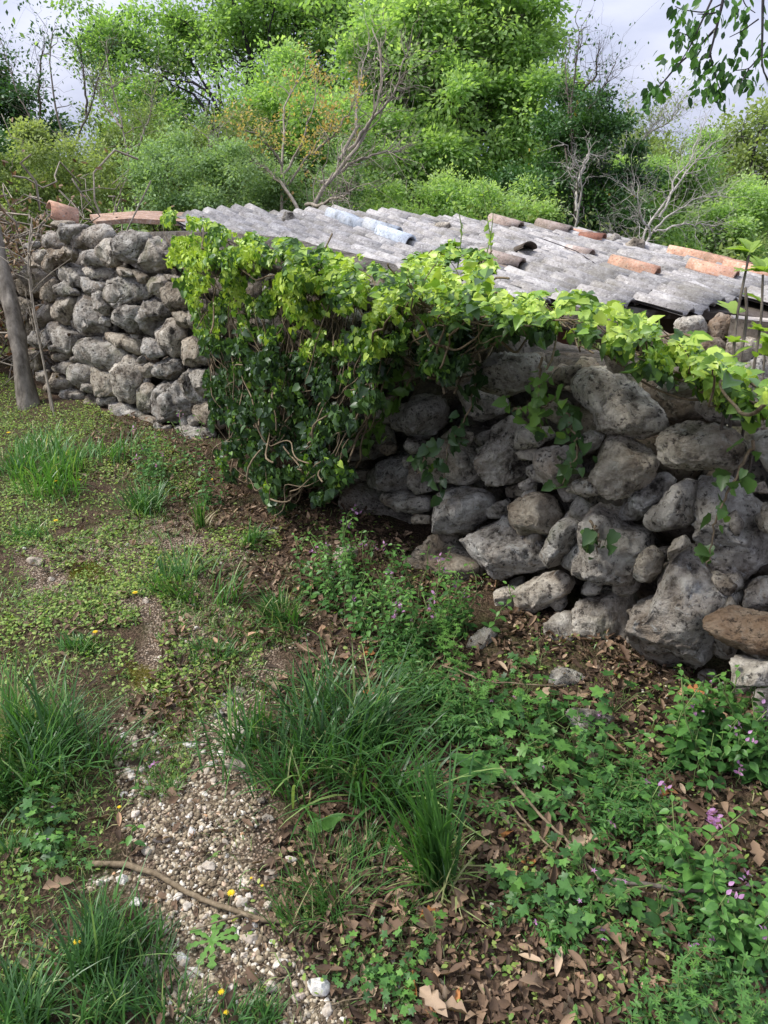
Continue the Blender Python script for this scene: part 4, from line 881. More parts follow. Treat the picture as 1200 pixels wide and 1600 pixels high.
bare('sparse_sapling', 'bare grey sapling against the sky left of the tall airy tree', [[(215, 335), (205, 250), (180, 160), (170, 90)], [(200, 240), (230, 170), (250, 120)], [(190, 200), (150, 150), (140, 120)]], 10.6, .03, 'bark_mid', twig=26, tl=.5, leafm='tree_olive', nleaf=700, lsize=.05, seed=34)
bare('bare_tree', 'bare twiggy tree reaching into the sky right of the largest tree', [[(905, 335), (900, 240), (895, 180), (905, 110), (912, 45)], [(898, 200), (930, 150), (955, 90)], [(897, 210), (880, 130), (885, 80)], [(903, 150), (935, 120), (945, 60)]], 11.2, .035, 'bark', twig=22, tl=.45, leafm='tree_dark', nleaf=260, lsize=.05, seed=35, lt=(.1, .6))
bare('climbing_stems', 'twisted pale stems climbing the round dark evergreen', [[(893, 362), (903, 320), (905, 270), (890, 240)], [(900, 330), (912, 280), (930, 250)], [(904, 300), (885, 270), (870, 262)], [(905, 280), (915, 240), (950, 235)]], 10.6, .035, 'bark_pale', 'vine', twig=16, tl=.3, seed=36, up=-.4)
bare('bare_shrub', 'tangle of bare arching grey branches beyond the right end of the roof', [[(1005, 395), (1020, 350), (1060, 300), (1080, 270), (1110, 240)], [(1010, 380), (1040, 340), (1090, 320), (1130, 325)], [(1015, 370), (1000, 330), (985, 290)], [(1030, 340), (1075, 260), (1100, 190)], [(1005, 395), (980, 370), (950, 365)], [(1020, 360), (1060, 350), (1110, 355)]], 10.0, .03, 'bark_pale', 'shrub', twig=30, tl=.55, seed=37)
bare('bare_tree', 'grey twiggy tree rising from the olive tree in the right distance', [[(960, 360), (965, 280), (985, 210), (980, 170)], [(966, 270), (1000, 220), (1030, 180)], [(975, 240), (940, 200), (935, 170)], [(1000, 220), (1050, 190), (1060, 165)]], 14.0, .04, 'bark_pale', twig=40, tl=.6, leafm='tree_olive', nleaf=900, lsize=.06, seed=38)
# the far wood: one mass of foliage behind everything
B = Bag(); n = 70000; a = rng.uniform(-1.05, 1.05, n); rr = rng.uniform(19, 27, n); hh = 1.9 + .8 * vnoise(np.stack([a * 14, a * 0, a * 0 + 2], -1)) + .7 * vnoise(np.stack([a * 40, a * 0, a * 0 + 7], -1)) + .8 * np.exp(-((a + .15) / .3) ** 2)
zb = -1.4; z = zb + (hh - zb) * rng.random(n) ** .75; P = np.stack([rr * np.sin(a), rr * np.cos(a), z], -1)
P += .35 * np.stack([vnoise(P * 1.3), vnoise(P * 1.3 + 20), vnoise(P * 1.3 + 40)], -1)
B.scatter(*RHOMB, P, rng.normal(size=(n, 3)), np.array([0, -.3, 1.]) + rng.normal(size=(n, 3)) * .7, .25 * rng.uniform(.6, 1.3, n), np.clip(.45 + .35 * fbm(P * .8, 2) + .15 * rng.normal(size=n), 0, 1))
link('far_wood', B.mesh('far_wood', [M['tree_olive']]), None, None, 'distant mixed wood closing the view behind the hut', 'wood', kind='stuff')
# undergrowth behind the hut
B = Bag(); n = 62000; x = rng.uniform(-9, 9, n); y = rng.uniform(8.8, 17, n); zb = gz(x, y); H = 1.9 + .8 * vnoise(np.stack([x * .7, y * .7, x * 0], -1)); P = np.stack([x, y, zb + H * rng.random(n) ** .7], -1)
keep = ~((P[:, 0] > -2.2) & (P[:, 1] < 9.6)); P = P[keep]; n = len(P)
P += .25 * np.stack([vnoise(P * 2.1), vnoise(P * 2.1 + 20), vnoise(P * 2.1 + 40)], -1)
B.scatter(*RHOMB, P, rng.normal(size=(n, 3)), np.array([0, 0, 1.]) + rng.normal(size=(n, 3)) * .7, .092 * rng.uniform(.6, 1.3, n), np.clip(.5 + .3 * fbm(P * 1.5, 2) + .15 * rng.normal(size=n), 0, 1))
link('undergrowth', B.mesh('undergrowth', [M['tree_olive']]), None, None, 'tangled green undergrowth behind the hut', 'undergrowth', kind='stuff')

# ------------------------------------------------------------------ trunk, saplings and brush heap at the far left
K = Bag(); P = np.array([at(a, b, 5.75) for a, b in [(38, 600.), (34, 560.), (22, 500.), (5, 430.), (-8, 370.), (-20, 280.), (-50, 150.)]]); g0 = P[0].copy(); g0[2] = float(gz(g0[0], g0[1])) - .03; P[0] = g0
K.tube(polyline(P, 18) - g0, np.r_[.082, np.linspace(.064, .036, 17)], 14, jit=.13)
t1 = link('leaning_tree', None, None, g0, 'leaning mottled tree trunk with flaking bark at the left end of the wall', 'tree'); link('trunk', K.mesh('trunk', [M['bark_mottled']], True), t1)
B = Bag(); cc = at(-120., -260., 5.6); n = 2500; q = cc + rng.normal(size=(n, 3)) * [.45, .5, .35]; B.scatter(*RHOMB, q - g0, rng.normal(size=(n, 3)), np.array([0, 0, 1.]) + rng.normal(size=(n, 3)) * .6, .06, rng.random(n)); link('crown', B.mesh('crown', [M['tree_green']]), t1, kind='stuff')
for i, (pl, lb) in enumerate([([(72, 590), (60, 520), (45, 430), (50, 350)], 'thin bare sapling between the leaning trunk and the wall'), ([(74, 585), (50, 480), (42, 400), (50, 340)], 'second thin sapling crossing in front of the left wall stones')]):
    P = np.array([at(float(a), float(b), 5.55 - .1 * i) for a, b in pl]); b0 = P[0].copy(); b0[2] = float(gz(b0[0], b0[1])); P[0] = b0; K = Bag(); K.tube(polyline(P, 14) - b0, np.linspace(.009, .004, 14), 6)
    for _ in range(7):
        j = rng.integers(4, 13); Q = polyline(P, 14); K.tube(wander(Q[j], Q[j] + rng.normal(size=3) * [.15, .1, .05] + [0, 0, .2], 6, .1) - b0, np.linspace(.005, .002, 6), 4)
    link('sapling', K.mesh('sapling', [M['bark_mid']]), None, b0, lb, 'sapling')
K = Bag(); bc = at(15., 470., 6.7); gzb = float(gz(bc[0], bc[1]))
for _ in range(420):
    a = bc + rng.normal(size=3) * [.55, .4, .32]; a[2] = max(a[2], gzb + .1); b = a + rng.normal(size=3) * [.4, .3, .3]; K.tube(wander(a, b, 7, .2, rng.uniform(-.2, .2)) - bc, rng.uniform(.003, .009), 4)
B = Bag(); n = 5000; q = rng.normal(size=(n, 3)) * [.6, .4, .36]; B.scatter(*DEAD2, q, rng.normal(size=(n, 3)), rng.normal(size=(n, 3)), .06, np.clip(rng.normal(size=n) * .2 + .55, 0, 1))
bh = link('brush_heap', None, None, bc, 'heap of dry brush and dead bramble beyond the left end of the wall', 'brush heap'); link('twigs', K.mesh('twigs', [M['bark_mid']]), bh, kind='stuff'); link('dead_leaves', B.mesh('dead_leaves', [M['litter']]), bh, kind='stuff')

# ------------------------------------------------------------------ overhanging tree by the path (its branch hangs into view at the upper right)
tb = np.array([2.6, -.9, 0.]); tb[2] = float(gz(tb[0], tb[1]))
ot = link('overhanging_tree', None, None, tb, 'leafy branches hanging into the sky at the upper right corner', 'tree')
K = Bag(); tp = wander(tb, np.array([1.3, .8, 4.5]), 14, .05); K.tube(tp - tb, np.linspace(.16, .05, 14), 10, jit=.05)
cl = []
for _ in range(60):
    e = np.array([.1, 1.4, 4.6]) + rng.normal(size=3) * [1.35, .95, .4]
    e[2] = max(e[2], 1.6 + .36 * max(e[1], 0) + .9); w = wander(tp[rng.integers(7, 14)], e, 8, .08); K.tube(w - tb, np.linspace(.03, .006, 8), 5); cl.append(e)
cl = np.array(cl); n = 13000; k = rng.integers(len(cl), size=n); P = cl[k] + rng.normal(size=(n, 3)) * [.42, .42, .16]
P = P[(P[:, 2] > 1.75 + .33 * np.maximum(P[:, 1], 0))]; n = len(P)
B = Bag(); B.scatter(*ELL, P - tb, rng.normal(size=(n, 3)) * [1, 1, .4], np.array([0, 0, 1.]) + rng.normal(size=(n, 3)) * .4, rng.uniform(.05, .09, n), rng.uniform(.1, .6, n))
link('crown', B.mesh('crown', [M['tree_green']]), ot, kind='stuff')
BT = 2.7
brs = [([(1140, -60), (1130, 0), (1118, 50), (1108, 90)], .007), ([(1118, 45), (1090, 75), (1060, 100), (1035, 130), (1010, 155)], .005), ([(1112, 0), (1098, 30), (1080, 70), (1058, 105)], .004), ([(1195, -60), (1192, 0), (1191, 60), (1190, 110), (1200, 125)], .006), ([(1190, 85), (1170, 108), (1150, 110)], .0035),
       ([(1185, 30), (1160, 48), (1140, 58)], .003), ([(1110, 85), (1115, 110), (1125, 140), (1130, 160)], .003), ([(1130, 5), (1100, 20), (1065, 15), (1055, 10)], .003), ([(1118, 20), (1105, 22), (1090, 22)], .003), ([(1085, 75), (1075, 55), (1060, 50)], .0025), ([(1150, -30), (1165, 10), (1180, 20)], .003), ([(1170, 108), (1160, 125), (1155, 135)], .0025)]
BL = Bag(); lm = [mesh_np('leaf', ELL[0] * [1, 1.5, 1], ELL[1], [M['branch_leaf']], np.full(len(ELL[0]), q)) for q in (.05, .25, .5, .75, .95)]
allb = []
for i, (pl, r) in enumerate(brs):
    P = np.array([at(float(a), float(b), BT + .06 * math.sin(i * 2.1)) for a, b in pl]); Q = polyline(P, 14); BL.tube(Q - tb, np.linspace(r, r * .45, 14), 6); allb.append(Q)
link('branch', BL.mesh('branch', [M['bark_dark']]), ot)
for cu, cv, sx, sy, n in [(1025, 140, 16, 10, 34), (1012, 150, 8, 8, 12), (1120, 110, 22, 16, 62), (1110, 135, 12, 10, 26), (1075, 50, 16, 14, 42), (1060, 15, 10, 10, 16), (1095, 70, 16, 14, 30), (1165, 120, 14, 9, 34), (1128, 155, 4, 7, 9), (1165, 30, 18, 14, 26), (1195, 80, 8, 14, 16), (1050, 95, 10, 9, 10), (1130, 15, 20, 12, 22), (1155, 75, 8, 8, 10), (1060, 50, 6, 6, 7)]:
    for _ in range(n):
        u, v = rng.normal() * sx + cu, rng.normal() * sy + cv; p = at(u, v, BT + rng.normal() * .06)
        x = np.array([rng.normal() * .6 - .1, rng.normal() * .5, -1.0]); nn = rng.normal(size=3) + np.array([0, -.5, .5]); x /= np.linalg.norm(x); nn -= (nn @ x) * x; nn /= np.linalg.norm(nn)
        o = link('leaf', lm[rng.integers(5)], ot); o.matrix_local = Matrix.Translation(Vector(p - tb)) @ Matrix((x, np.cross(nn, x), nn)).transposed().to_4x4() @ Matrix.Scale(rng.uniform(.026, .044), 4)
# ------------------------------------------------------------------ pebbles and stones on the path
def zone_pts(n, poly, pad=.3, amp=.12, power=1.0):
    poly = np.asarray(poly); lo, hi = poly.min(0) - pad, poly.max(0) + pad
    out = []; tot = 0
    while tot < n:
        q = rng.uniform(np.maximum(lo, [-5, .5]), np.minimum(hi, [3.2, 8]), (n * 2, 2)); q = q[soft(poly, q[:, 0], q[:, 1], amp)]
        dd = np.hypot(q[:, 0], q[:, 1]); q = q[rng.random(len(q)) < np.minimum(1, (1.35 / dd) ** power)]
        q = q[wdist(q[:, 0], q[:, 1]) < .16]; out.append(q); tot += len(q)
    return np.concatenate(out)[:n]
def on_ground(q): return np.c_[q, gz(q[:, 0], q[:, 1])]
nv, nf = ico(1)
def pebble_bag(q, lo, hi, pw=2.2):
    B = Bag(); P = on_ground(q)
    for k in range(4):
        tv = nv * (1 + .28 * rng.normal(size=(len(nv), 1)).clip(-1, 1)) * [1, .8, .55]; s = slice(k, None, 4); n = len(P[s]); sz = lo + (hi - lo) * rng.random(n) ** pw
        Q = P[s] + np.c_[np.zeros((n, 2)), sz * .08]; B.scatter(tv, nf, Q, rng.normal(size=(n, 3)) * [1, 1, .25], np.array([0, 0, 1.]) + .35 * rng.normal(size=(n, 3)), sz, rng.random(n))
    return B
def pebble_mat():
    m, t = new_mat('gravel'); a = nd(t, 'ShaderNodeAttribute', attribute_name='tint').outputs['Fac']
    c = ramp(t, a, [(0, (.10, .075, .05)), (.3, (.19, .145, .095)), (.6, (.33, .265, .18)), (.84, (.47, .40, .30)), (.95, (.66, .61, .53)), (1, (.46, .27, .15))])
    n = nd(t, 'ShaderNodeTexNoise', {'Vector': nd(t, 'ShaderNodeTexCoord').outputs['Object'], 'Scale': 170., 'Detail': 4})
    c = mixc(t, 1., c, ramp(t, n.outputs['Fac'], [(.3, g3(.55)), (.65, g3(1.1))]), 'MULTIPLY'); finish(t, c, .9, .2, n.outputs['Fac'], .4, .003); return m
M['gravel'] = pebble_mat()
def pale_mat():
    m, t = new_mat('path_pale'); oi = nd(t, 'ShaderNodeObjectInfo').outputs['Random']; v = nd(t, 'ShaderNodeTexCoord').outputs['Object']
    c = ramp(t, oi, [(0, (.33, .27, .21)), (.3, (.46, .40, .33)), (.55, (.60, .55, .48)), (.8, (.62, .59, .55)), (1, (.50, .36, .26))])
    n = nd(t, 'ShaderNodeTexNoise', {'Vector': v, 'Scale': 60., 'Detail': 8, 'Roughness': .7})
    c = mixc(t, 1., c, ramp(t, n.outputs['Fac'], [(.3, (.5, .44, .38)), (.5, g3(.92)), (.7, g3(1.15))]), 'MULTIPLY'); finish(t, c, .85, .25, n.outputs['Fac'], .7, .006); return m
M['path_pale'] = pale_mat()
pk = zone_pts(11000, Z_path, amp=.2, power=1.5); B = pebble_bag(pk, .002, .0105, 2.6); B2 = pebble_bag(zone_pts(1600, Z_path2, amp=.4), .003, .010, 3.); B3 = pebble_bag(zone_pts(1800, Z_path3, amp=.4), .003, .011, 3.); B4 = pebble_bag(zone_pts(1800, Z_lit, amp=.3), .003, .010)
for b_ in (B2, B3, B4):
    B.V += b_.V; B.F += [f + B.n for f in b_.F]; B.T += b_.T; B.M += b_.M; B.n += b_.n
link('gravel', B.mesh('gravel', [M['gravel']]), None, None, 'fine tan gravel and grit on the worn path', 'gravel', kind='stuff')
protos = []
for i in range(10):
    V, F = free_rock((1, .75, .5), 3, 3000 + i, rough=.7, cuts=8); protos.append(mesh_np('path_stone', V * .03, F, [M['path_pale']], None, True))
q = np.concatenate([zone_pts(195, Z_path, amp=.2, power=1.0), zone_pts(26, Z_path2), zone_pts(34, Z_path3)])
for i, p in enumerate(on_ground(q)):
    s = .012 + .032 * rng.random() ** 2.4
    link('path_stone', protos[rng.integers(10)], None, (p[0], p[1], p[2] + s * .12), 'small pale angular stone loose in the gravel of the path', 'stone', 'loose stones on the path', rot=tuple(rng.normal(size=2) * .2) + (rng.uniform(0, 6.28),), scale=s / .03)
NS = [(372, 1150, .055, 'bluish white stone lying at the edge of the grass beside a greenish flat one'), (297, 1167, .038, 'flat whitish stone left of the pair at the top of the gravel'), (374, 1197, .05, 'long pale stone half sunk beside the moss'), (496, 1545, .062, 'big pinkish angular stone at the bottom of the path'),
      (446, 1518, .040, 'reddish brown stone just above the big pinkish one'), (419, 1417, .034, 'bright white angular stone at the broken end of the stick'), (425, 1372, .045, 'cream coloured stone right of the middle of the gravel'), (327, 1356, .036, 'orange tinted flat stone in the gravel above the stick'),
      (193, 1377, .034, 'white jagged stone just under the left end of the stick'), (213, 1412, .036, 'rounded white stone below the stick on the left'), (487, 1405, .032, 'round grey stone at the foot of the small fine grass tuft'), (418, 1280, .040, 'squat grey brown stone at the right margin of the gravel'), (408, 1252, .028, 'small square grey stone above the squat one'),
      (345, 1120, .035, 'speckled grey stone in the row leading up to the long grass'), (372, 1085, .04, 'grey stone at the top of the row beside the long grass'), (355, 1105, .035, 'rough flat stone in the middle of the row by the long grass'), (58, 880, .055, 'pinkish flat stone bedded in the far left lawn'), (80, 906, .028, 'small white stone below the pinkish one in the lawn'),
      (290, 1060, .032, 'grey stone on the edge of the moss patch'), (285, 1497, .036, 'pale stone tucked beneath the serrated leaf rosette'), (395, 1450, .030, 'square tan stone right of the leaf rosette'), (156, 1380, .030, 'greyish stone left of the white jagged one'), (455, 1345, .028, 'brown grey stone near the broad green leaves'), (240, 830, .0, '')]
for i, (u, v, s, lb) in enumerate(NS):
    if not s: continue
    V, F = free_rock((1, .7, .55), 4, 3100 + i, rough=.6, cuts=9); mt = 'rock_warm' if i == 4 else ('path_pale' if i not in (11, 12, 13, 14, 15) else 'rock'); p = gpt(float(u), float(v))
    link('path_stone', mesh_np('path_stone', V * s * (1.5 if v < 1220 else 1.1), F, [M[mt]], None, True), None, p + [0, 0, s * .22], lb, 'stone', 'larger stones along the path', rot=(rng.normal() * .15, rng.normal() * .15, rng.uniform(-.5, .5)))
# stones at the wall's foot
for i, (u, v, s, lb) in enumerate([(540, 868, .13, 'squat lichen spotted stone at the foot of the wall'), (430, 830, .07, 'little brown stone at the foot of the ivy curtain'), (920, 1130, .12, 'flat slab half buried in leaves below the wall'), (880, 1060, .11, 'mossy block at the wall foot behind the bright cranesbill'), (750, 1000, .10, 'grey block at the foot of the wall behind the nettles'), (330, 655, .09, 'grey stone lying in the grass in front of the left wall'), (245, 668, .08, 'rough flat stone half hidden in grass below the left wall')]):
    V, F = free_rock((1, .7, .6), 4, 3200 + i, cuts=9); p = gpt(float(u), float(v)); link('fallen_stone', mesh_np('fallen_stone', V * s * 1.3, F, [M['rock']], None, True), None, p + [0, 0, s * .1], lb, 'stone', rot=(0, 0, rng.uniform(-.5, .5)))

# ------------------------------------------------------------------ dead leaves
B = Bag()
for k, (tp_, n) in enumerate(((DEAD1, 3000), (DEAD2, 6500), (DEAD3, 6500))):
    q = np.concatenate([zone_pts(int(n * .78), Z_lit, amp=.25, power=1.2), zone_pts(int(n * .07), Z_path3, amp=.3), zone_pts(int(n * .05), Z_path, amp=.3), zone_pts(int(n * .05), Z_path2, amp=.4), zone_pts(int(n * .06), Z_lawn, amp=.3)]); q = q[~(soft(Z_path, q[:, 0], q[:, 1]) & (rng.random(len(q)) < .82))]; n_ = len(q)
    P = on_ground(q) + np.c_[np.zeros((n_, 2)), rng.uniform(.002, .022, n_)]
    B.scatter(*tp_, P, rng.normal(size=(n_, 3)) * [1, 1, .3], np.array([0, 0, 1.]) + .45 * rng.normal(size=(n_, 3)), rng.uniform(.014, .042, n_), np.clip(rng.normal(size=n_) * .24 + .42, 0, 1))
link('leaf_litter', B.mesh('leaf_litter', [M['litter']]), None, None, 'deep brown litter of curled dead leaves', 'leaf litter', kind='stuff')
lp = []
for k in range(9):
    tp_ = (DEAD1, DEAD2, DEAD1)[k % 3]; lp.append(mesh_np('dead_leaf', tp_[0] * [1, rng.uniform(.7, 1.1), rng.uniform(.5, 1.4)], tp_[1], [M['litter']], np.full(len(tp_[0]), (.35, .5, .62, .72, .8, .45, .58, .66, 1.)[k])))
q = zone_pts(250, Z_right, amp=.2, power=2.); q = q[np.argsort(np.hypot(q[:, 0], q[:, 1]))]
for p in on_ground(q):
    link('dead_leaf', lp[rng.integers(9)], None, p + [0, 0, rng.uniform(.01, .026)], 'curled brown dead oak leaf on the shaded litter by the wall', 'dead leaf', 'large dead leaves on the litter', rot=(rng.normal() * .45, rng.normal() * .35, rng.uniform(0, 6.28)), scale=rng.uniform(.04, .075))
for u, v, s, r_, lb in [(705, 1440, .085, 1.0, 'long tan serrated dead leaf below the fine grass tuft'), (655, 1560, .08, -.9, 'orange brown dead leaf near the bottom edge'), (915, 1200, .07, .2, 'pale tan dead leaf among the cranesbill plants'), (975, 1510, .08, 2., 'broad dead oak leaf in the lower right litter'), (70, 1405, .07, .3, 'orange brown dead leaf left of the stick'), (880, 1345, .075, .5, 'wide pale oak leaf by the crossed twigs')]:
    o = link('dead_leaf', mesh_np('dead_leaf', DEAD1[0] * [1, .8, .8], DEAD1[1], [M['litter']], np.full(len(DEAD1[0]), .74)), None, gpt(float(u), float(v)) + [0, 0, .035], lb, 'dead leaf', rot=(.3, -.2, r_), scale=s)
p = gpt(518., 1300.); link('yellow_leaf', mesh_np('yellow_leaf', OVATE[0] * [1, .8, 1], OVATE[1], [M['yellow']], np.full(len(OVATE[0]), .6)), None, p + [-.02, 0, .045], 'small yellow leaf with dark spots under a broad green one', 'leaf', rot=(.3, .3, .3), scale=.042)

# ------------------------------------------------------------------ grass
def blades(n, pos, length, spread, bend, width, az0=None, azs=3.14, K=6, tint=(.5, .18), stiff=1.):
    """pos (n,3) bases -> verts, faces, tint of curved blades"""
    a = rng.uniform(-math.pi, math.pi, n) if az0 is None else az0 + rng.normal(size=n) * azs
    out = np.stack([np.cos(a), np.sin(a), 0 * a], -1); side = np.stack([-np.sin(a), np.cos(a), 0 * a], -1)
    th = np.abs(rng.normal(size=n)) * spread; Ln = length * rng.uniform(.45, 1.1, n); bd = bend * rng.uniform(.4, 1.6, n); w = width * rng.uniform(.6, 1.3, n)
    V, T = [], []
    ti = np.clip(tint[0] + tint[1] * rng.normal(size=n), 0, 1); ti = np.where(rng.random(n) < .05, .97, ti)
    tw = rng.normal(size=n) * .5
    p = pos.copy(); t_prev = 0
    for k in range(K + 1):
        t = k / K; ang = th + bd * t ** 1.4
        if k: p = p + (out * np.sin(ang)[:, None] + np.array([0, 0, 1.]) * np.cos(ang)[:, None]) * (Ln / K)[:, None]
        sd = side * np.cos(tw * t)[:, None] + out * np.sin(tw * t)[:, None]; ww = (w * (1 - t ** 2.2) * (.55 + .45 * min(1, t * 4)))[:, None] * sd * .5
        V += [p - ww, p + ww]; T += [ti, ti]
    V = np.stack(V, 1); kk = 2 * (K + 1); f = []
    for k in range(K): f += [[2 * k, 2 * k + 1, 2 * k + 3], [2 * k, 2 * k + 3, 2 * k + 2]]
    f = np.array(f[:-1] if False else f); F = (f[None] + (np.arange(n) * kk)[:, None, None]).reshape(-1, 3)
    return V.reshape(-1, 3), F, np.stack(T, 1).ravel()
def tuft(u, v, rad_px, h_px, n, label, width=.006, tint=(.42, .16), spread=.35, bend=.9, az=None, azs=3.14, dead=60, name='grass_tuft', group=None):
    p = gpt(float(u), float(v)); t = (p[1] * cp - (p[2] - CAM_Z) * sp); m = t / FPX; r = rad_px * m; h = h_px * m
    q = rng.normal(size=(n, 2)) * r * .3; P = np.c_[p[0] + q[:, 0], p[1] + q[:, 1]]; P = np.c_[P, gz(P[:, 0], P[:, 1]) - .005] - p
    B = Bag(); a0 = None
    m_ = max(2, n // 45)
    for _ in range(m_):                                       # a tuft is several small sheaves leaning their own way
        c_ = rng.normal(size=2) * r * (.5 if n > 240 else .2); k_ = max(6, n // m_); q = c_ + rng.normal(size=(k_, 2)) * r * .17; Pk = np.c_[p[0] + q[:, 0], p[1] + q[:, 1]]; Pk = np.c_[Pk, gz(Pk[:, 0], Pk[:, 1]) - .005] - p
        aa = math.atan2(c_[1], c_[0]) + rng.normal() * .8 if az is None else az + rng.normal() * azs
        V, F, T = blades(k_, Pk, h * rng.uniform(.55, 1.12), spread * rng.uniform(.6, 1.2), bend * rng.uniform(.6, 1.3), width, aa, .95, tint=(tint[0] + rng.normal() * .07, tint[1])); B.add(V, F, T)
    if dead:
        q = rng.normal(size=(dead, 2)) * r * (.5 if n > 240 else .25); P = np.c_[q, np.zeros(dead)]; V, F, T = blades(dead, P, h * .5, 1.0, .7, width * .6, tint=(.97, .03), K=4); B.add(V, F, T)
    return link(name, B.mesh(name, [M['grass']]), None, p, label, 'grass tuft', group)
tuft(60, 1215, 130, 160, 520, 'large dense tuft of long bluish green grass at the left edge', .007, (.38, .14), .35, .9)
tuft(20, 1160, 80, 170, 200, 'tall arching grass tuft touching the left edge above the dense one', .006, (.5, .15))
tuft(165, 1530, 110, 150, 520, 'dark green grass tuft at the bottom left below the path stick', .005, (.36, .12), .45, .9, .4, 1.2)
tuft(40, 1590, 110, 130, 340, 'grass tuft in the bottom left corner', .005, (.4, .14), .4)
tuft(290, 1610, 120, 90, 420, 'low grass tuft with yellow flowers on the bottom edge', .0045, (.42, .14), .6)
tuft(530, 1190, 112, 185, 700, 'largest grass tuft with long drooping blades in the middle of the picture', .0075, (.36, .13), .42, 1.0)
tuft(480, 1130, 110, 150, 260, 'spreading grass tuft reaching left from the largest one', .006, (.4, .14), .6, 1., 3.1, .8)
tuft(690, 1370, 70, 230, 150, 'upright tuft of wide tall grass blades right of the fine tuft', .009, (.42, .12), .28, .5, dead=90)
tuft(525, 1385, 80, 90, 560, 'low round tuft of very fine grass with dead straw at its base', .0028, (.5, .12), .6, .7, dead=160)
tuft(300, 930, 70, 75, 300, 'small spring green grass tuft in the middle of the far lawn', .006, (.58, .14), .5)
tuft(100, 735, 95, 70, 560, 'lush bright grass clump in front of the left wall', .009, (.68, .12), .5)
tuft(20, 730, 70, 60, 330, 'bright grass clump at the left edge far up the lawn', .009, (.66, .12), .5)
tuft(225, 800, 55, 70, 220, 'grass tuft on the lawn below the bright clump', .007, (.55, .14), .5)
tuft(318, 825, 22, 90, 60, 'thin upright sprig of grass with a yellow flower beside the ivy', .006, (.55, .1), .2, .4)
tuft(435, 965, 70, 85, 240, 'grass tuft between the far lawn and the ivy foot', .006, (.48, .14), .5)
tuft(330, 1020, 60, 45, 170, 'short grass tuft beside the moss patch', .005, (.52, .14), .7)
tuft(385, 850, 35, 45, 110, 'little grass tuft in the litter beside the ivy curtain', .006, (.5, .14), .5)
tuft(640, 1080, 70, 120, 130, 'loose arching grass blades under the wall', .006, (.4, .14), .5, 1.1)
tuft(130, 1010, 60, 35, 180, 'short grass patch above the long tuft at the left', .006, (.55, .14), .7)
tuft(60, 840, 70, 30, 200, 'short grass patch on the far lawn', .007, (.6, .14), .7)
tuft(740, 1140, 60, 60, 70, 'sparse grass under the leaning twig', .006, (.42, .14), .6)
tuft(15, 1340, 50, 60, 120, 'short grass tuft beside the clover at the left edge', .005, (.45, .14), .6)
tuft(400, 1600, 60, 60, 110, 'sparse grass tuft on the bottom edge of the path', .004, (.5, .14), .6)
# turf
B = Bag(); q = np.concatenate([zone_pts(54000, Z_lawn, amp=.2, power=.6), zone_pts(4500, Z_path3, amp=.3), zone_pts(9000, Z_path2, amp=.4), zone_pts(4500, Z_lit, amp=.5)])
nn = vnoise(np.stack([q[:, 0] * 4, q[:, 1] * 4, q[:, 0] * 0 + 2], -1)); q = q[rng.random(len(q)) < .6 + .7 * nn]; P = on_ground(q)
V, F, T = blades(len(P), P, .055, .7, .8, .0034, K=2, tint=(.80, .13)); B.add(V, F, T)
link('turf', B.mesh('turf', [M['grass']]), None, None, 'short patchy turf of the lawn', 'grass', kind='stuff')
# low herb cover: small leaves close to the ground
B = Bag()
q = np.concatenate([zone_pts(74000, Z_lawn, amp=.2, power=.5), zone_pts(4500, Z_path3, amp=.3), zone_pts(9000, Z_path2, amp=.4), zone_pts(3500, Z_lit, amp=.5), zone_pts(1500, Z_right, amp=.2)])
nn = fbm(np.stack([q[:, 0] * 3, q[:, 1] * 3, q[:, 0] * 0 + 5], -1), 3); q = q[rng.random(len(q)) < .52 + .8 * nn]; n = len(q)
P = on_ground(q) + np.c_[np.zeros((n, 2)), np.abs(rng.normal(size=n)) * .014 + .004]
B.scatter(np.array([(0, 0, 0), (.35, .3, .05), (.8, .22, .0), (1, 0, -.08), (.7, -.28, .03), (.3, -.26, .05)]), np.array([[0, 1, 5], [1, 2, 4], [1, 4, 5], [2, 3, 4]]), P, rng.normal(size=(n, 3)) * [1, 1, .35], np.array([0, 0, 1.]) + .4 * rng.normal(size=(n, 3)), rng.uniform(.008, .020, n), np.clip(.72 + .2 * rng.normal(size=n) + .12 * fbm(np.c_[q * 2, q[:, :1] * 0], 2), 0, 1))
link('ground_cover', B.mesh('ground_cover', [M['cover']]), None, None, 'low carpet of tiny leaved weeds', 'ground cover', kind='stuff')
# moss
B = Bag(); q = np.concatenate([zone_pts(5000, z_, .1, .05) for z_ in Z_moss]); n = len(q); P = on_ground(q) + [0, 0, .006]
M['moss'] = leaf_mat('moss', [(0, (.07, .06, .008)), (.5, (.17, .15, .02)), (1, (.30, .27, .04))], .3, .8, .1)
V, F, T = blades(n, P, .012, .6, .3, .0022, K=1, tint=(.5, .25)); B.add(V, F, T); link('moss', B.mesh('moss', [M['moss']]), None, None, 'golden green moss on the worn ground', 'moss', kind='stuff')

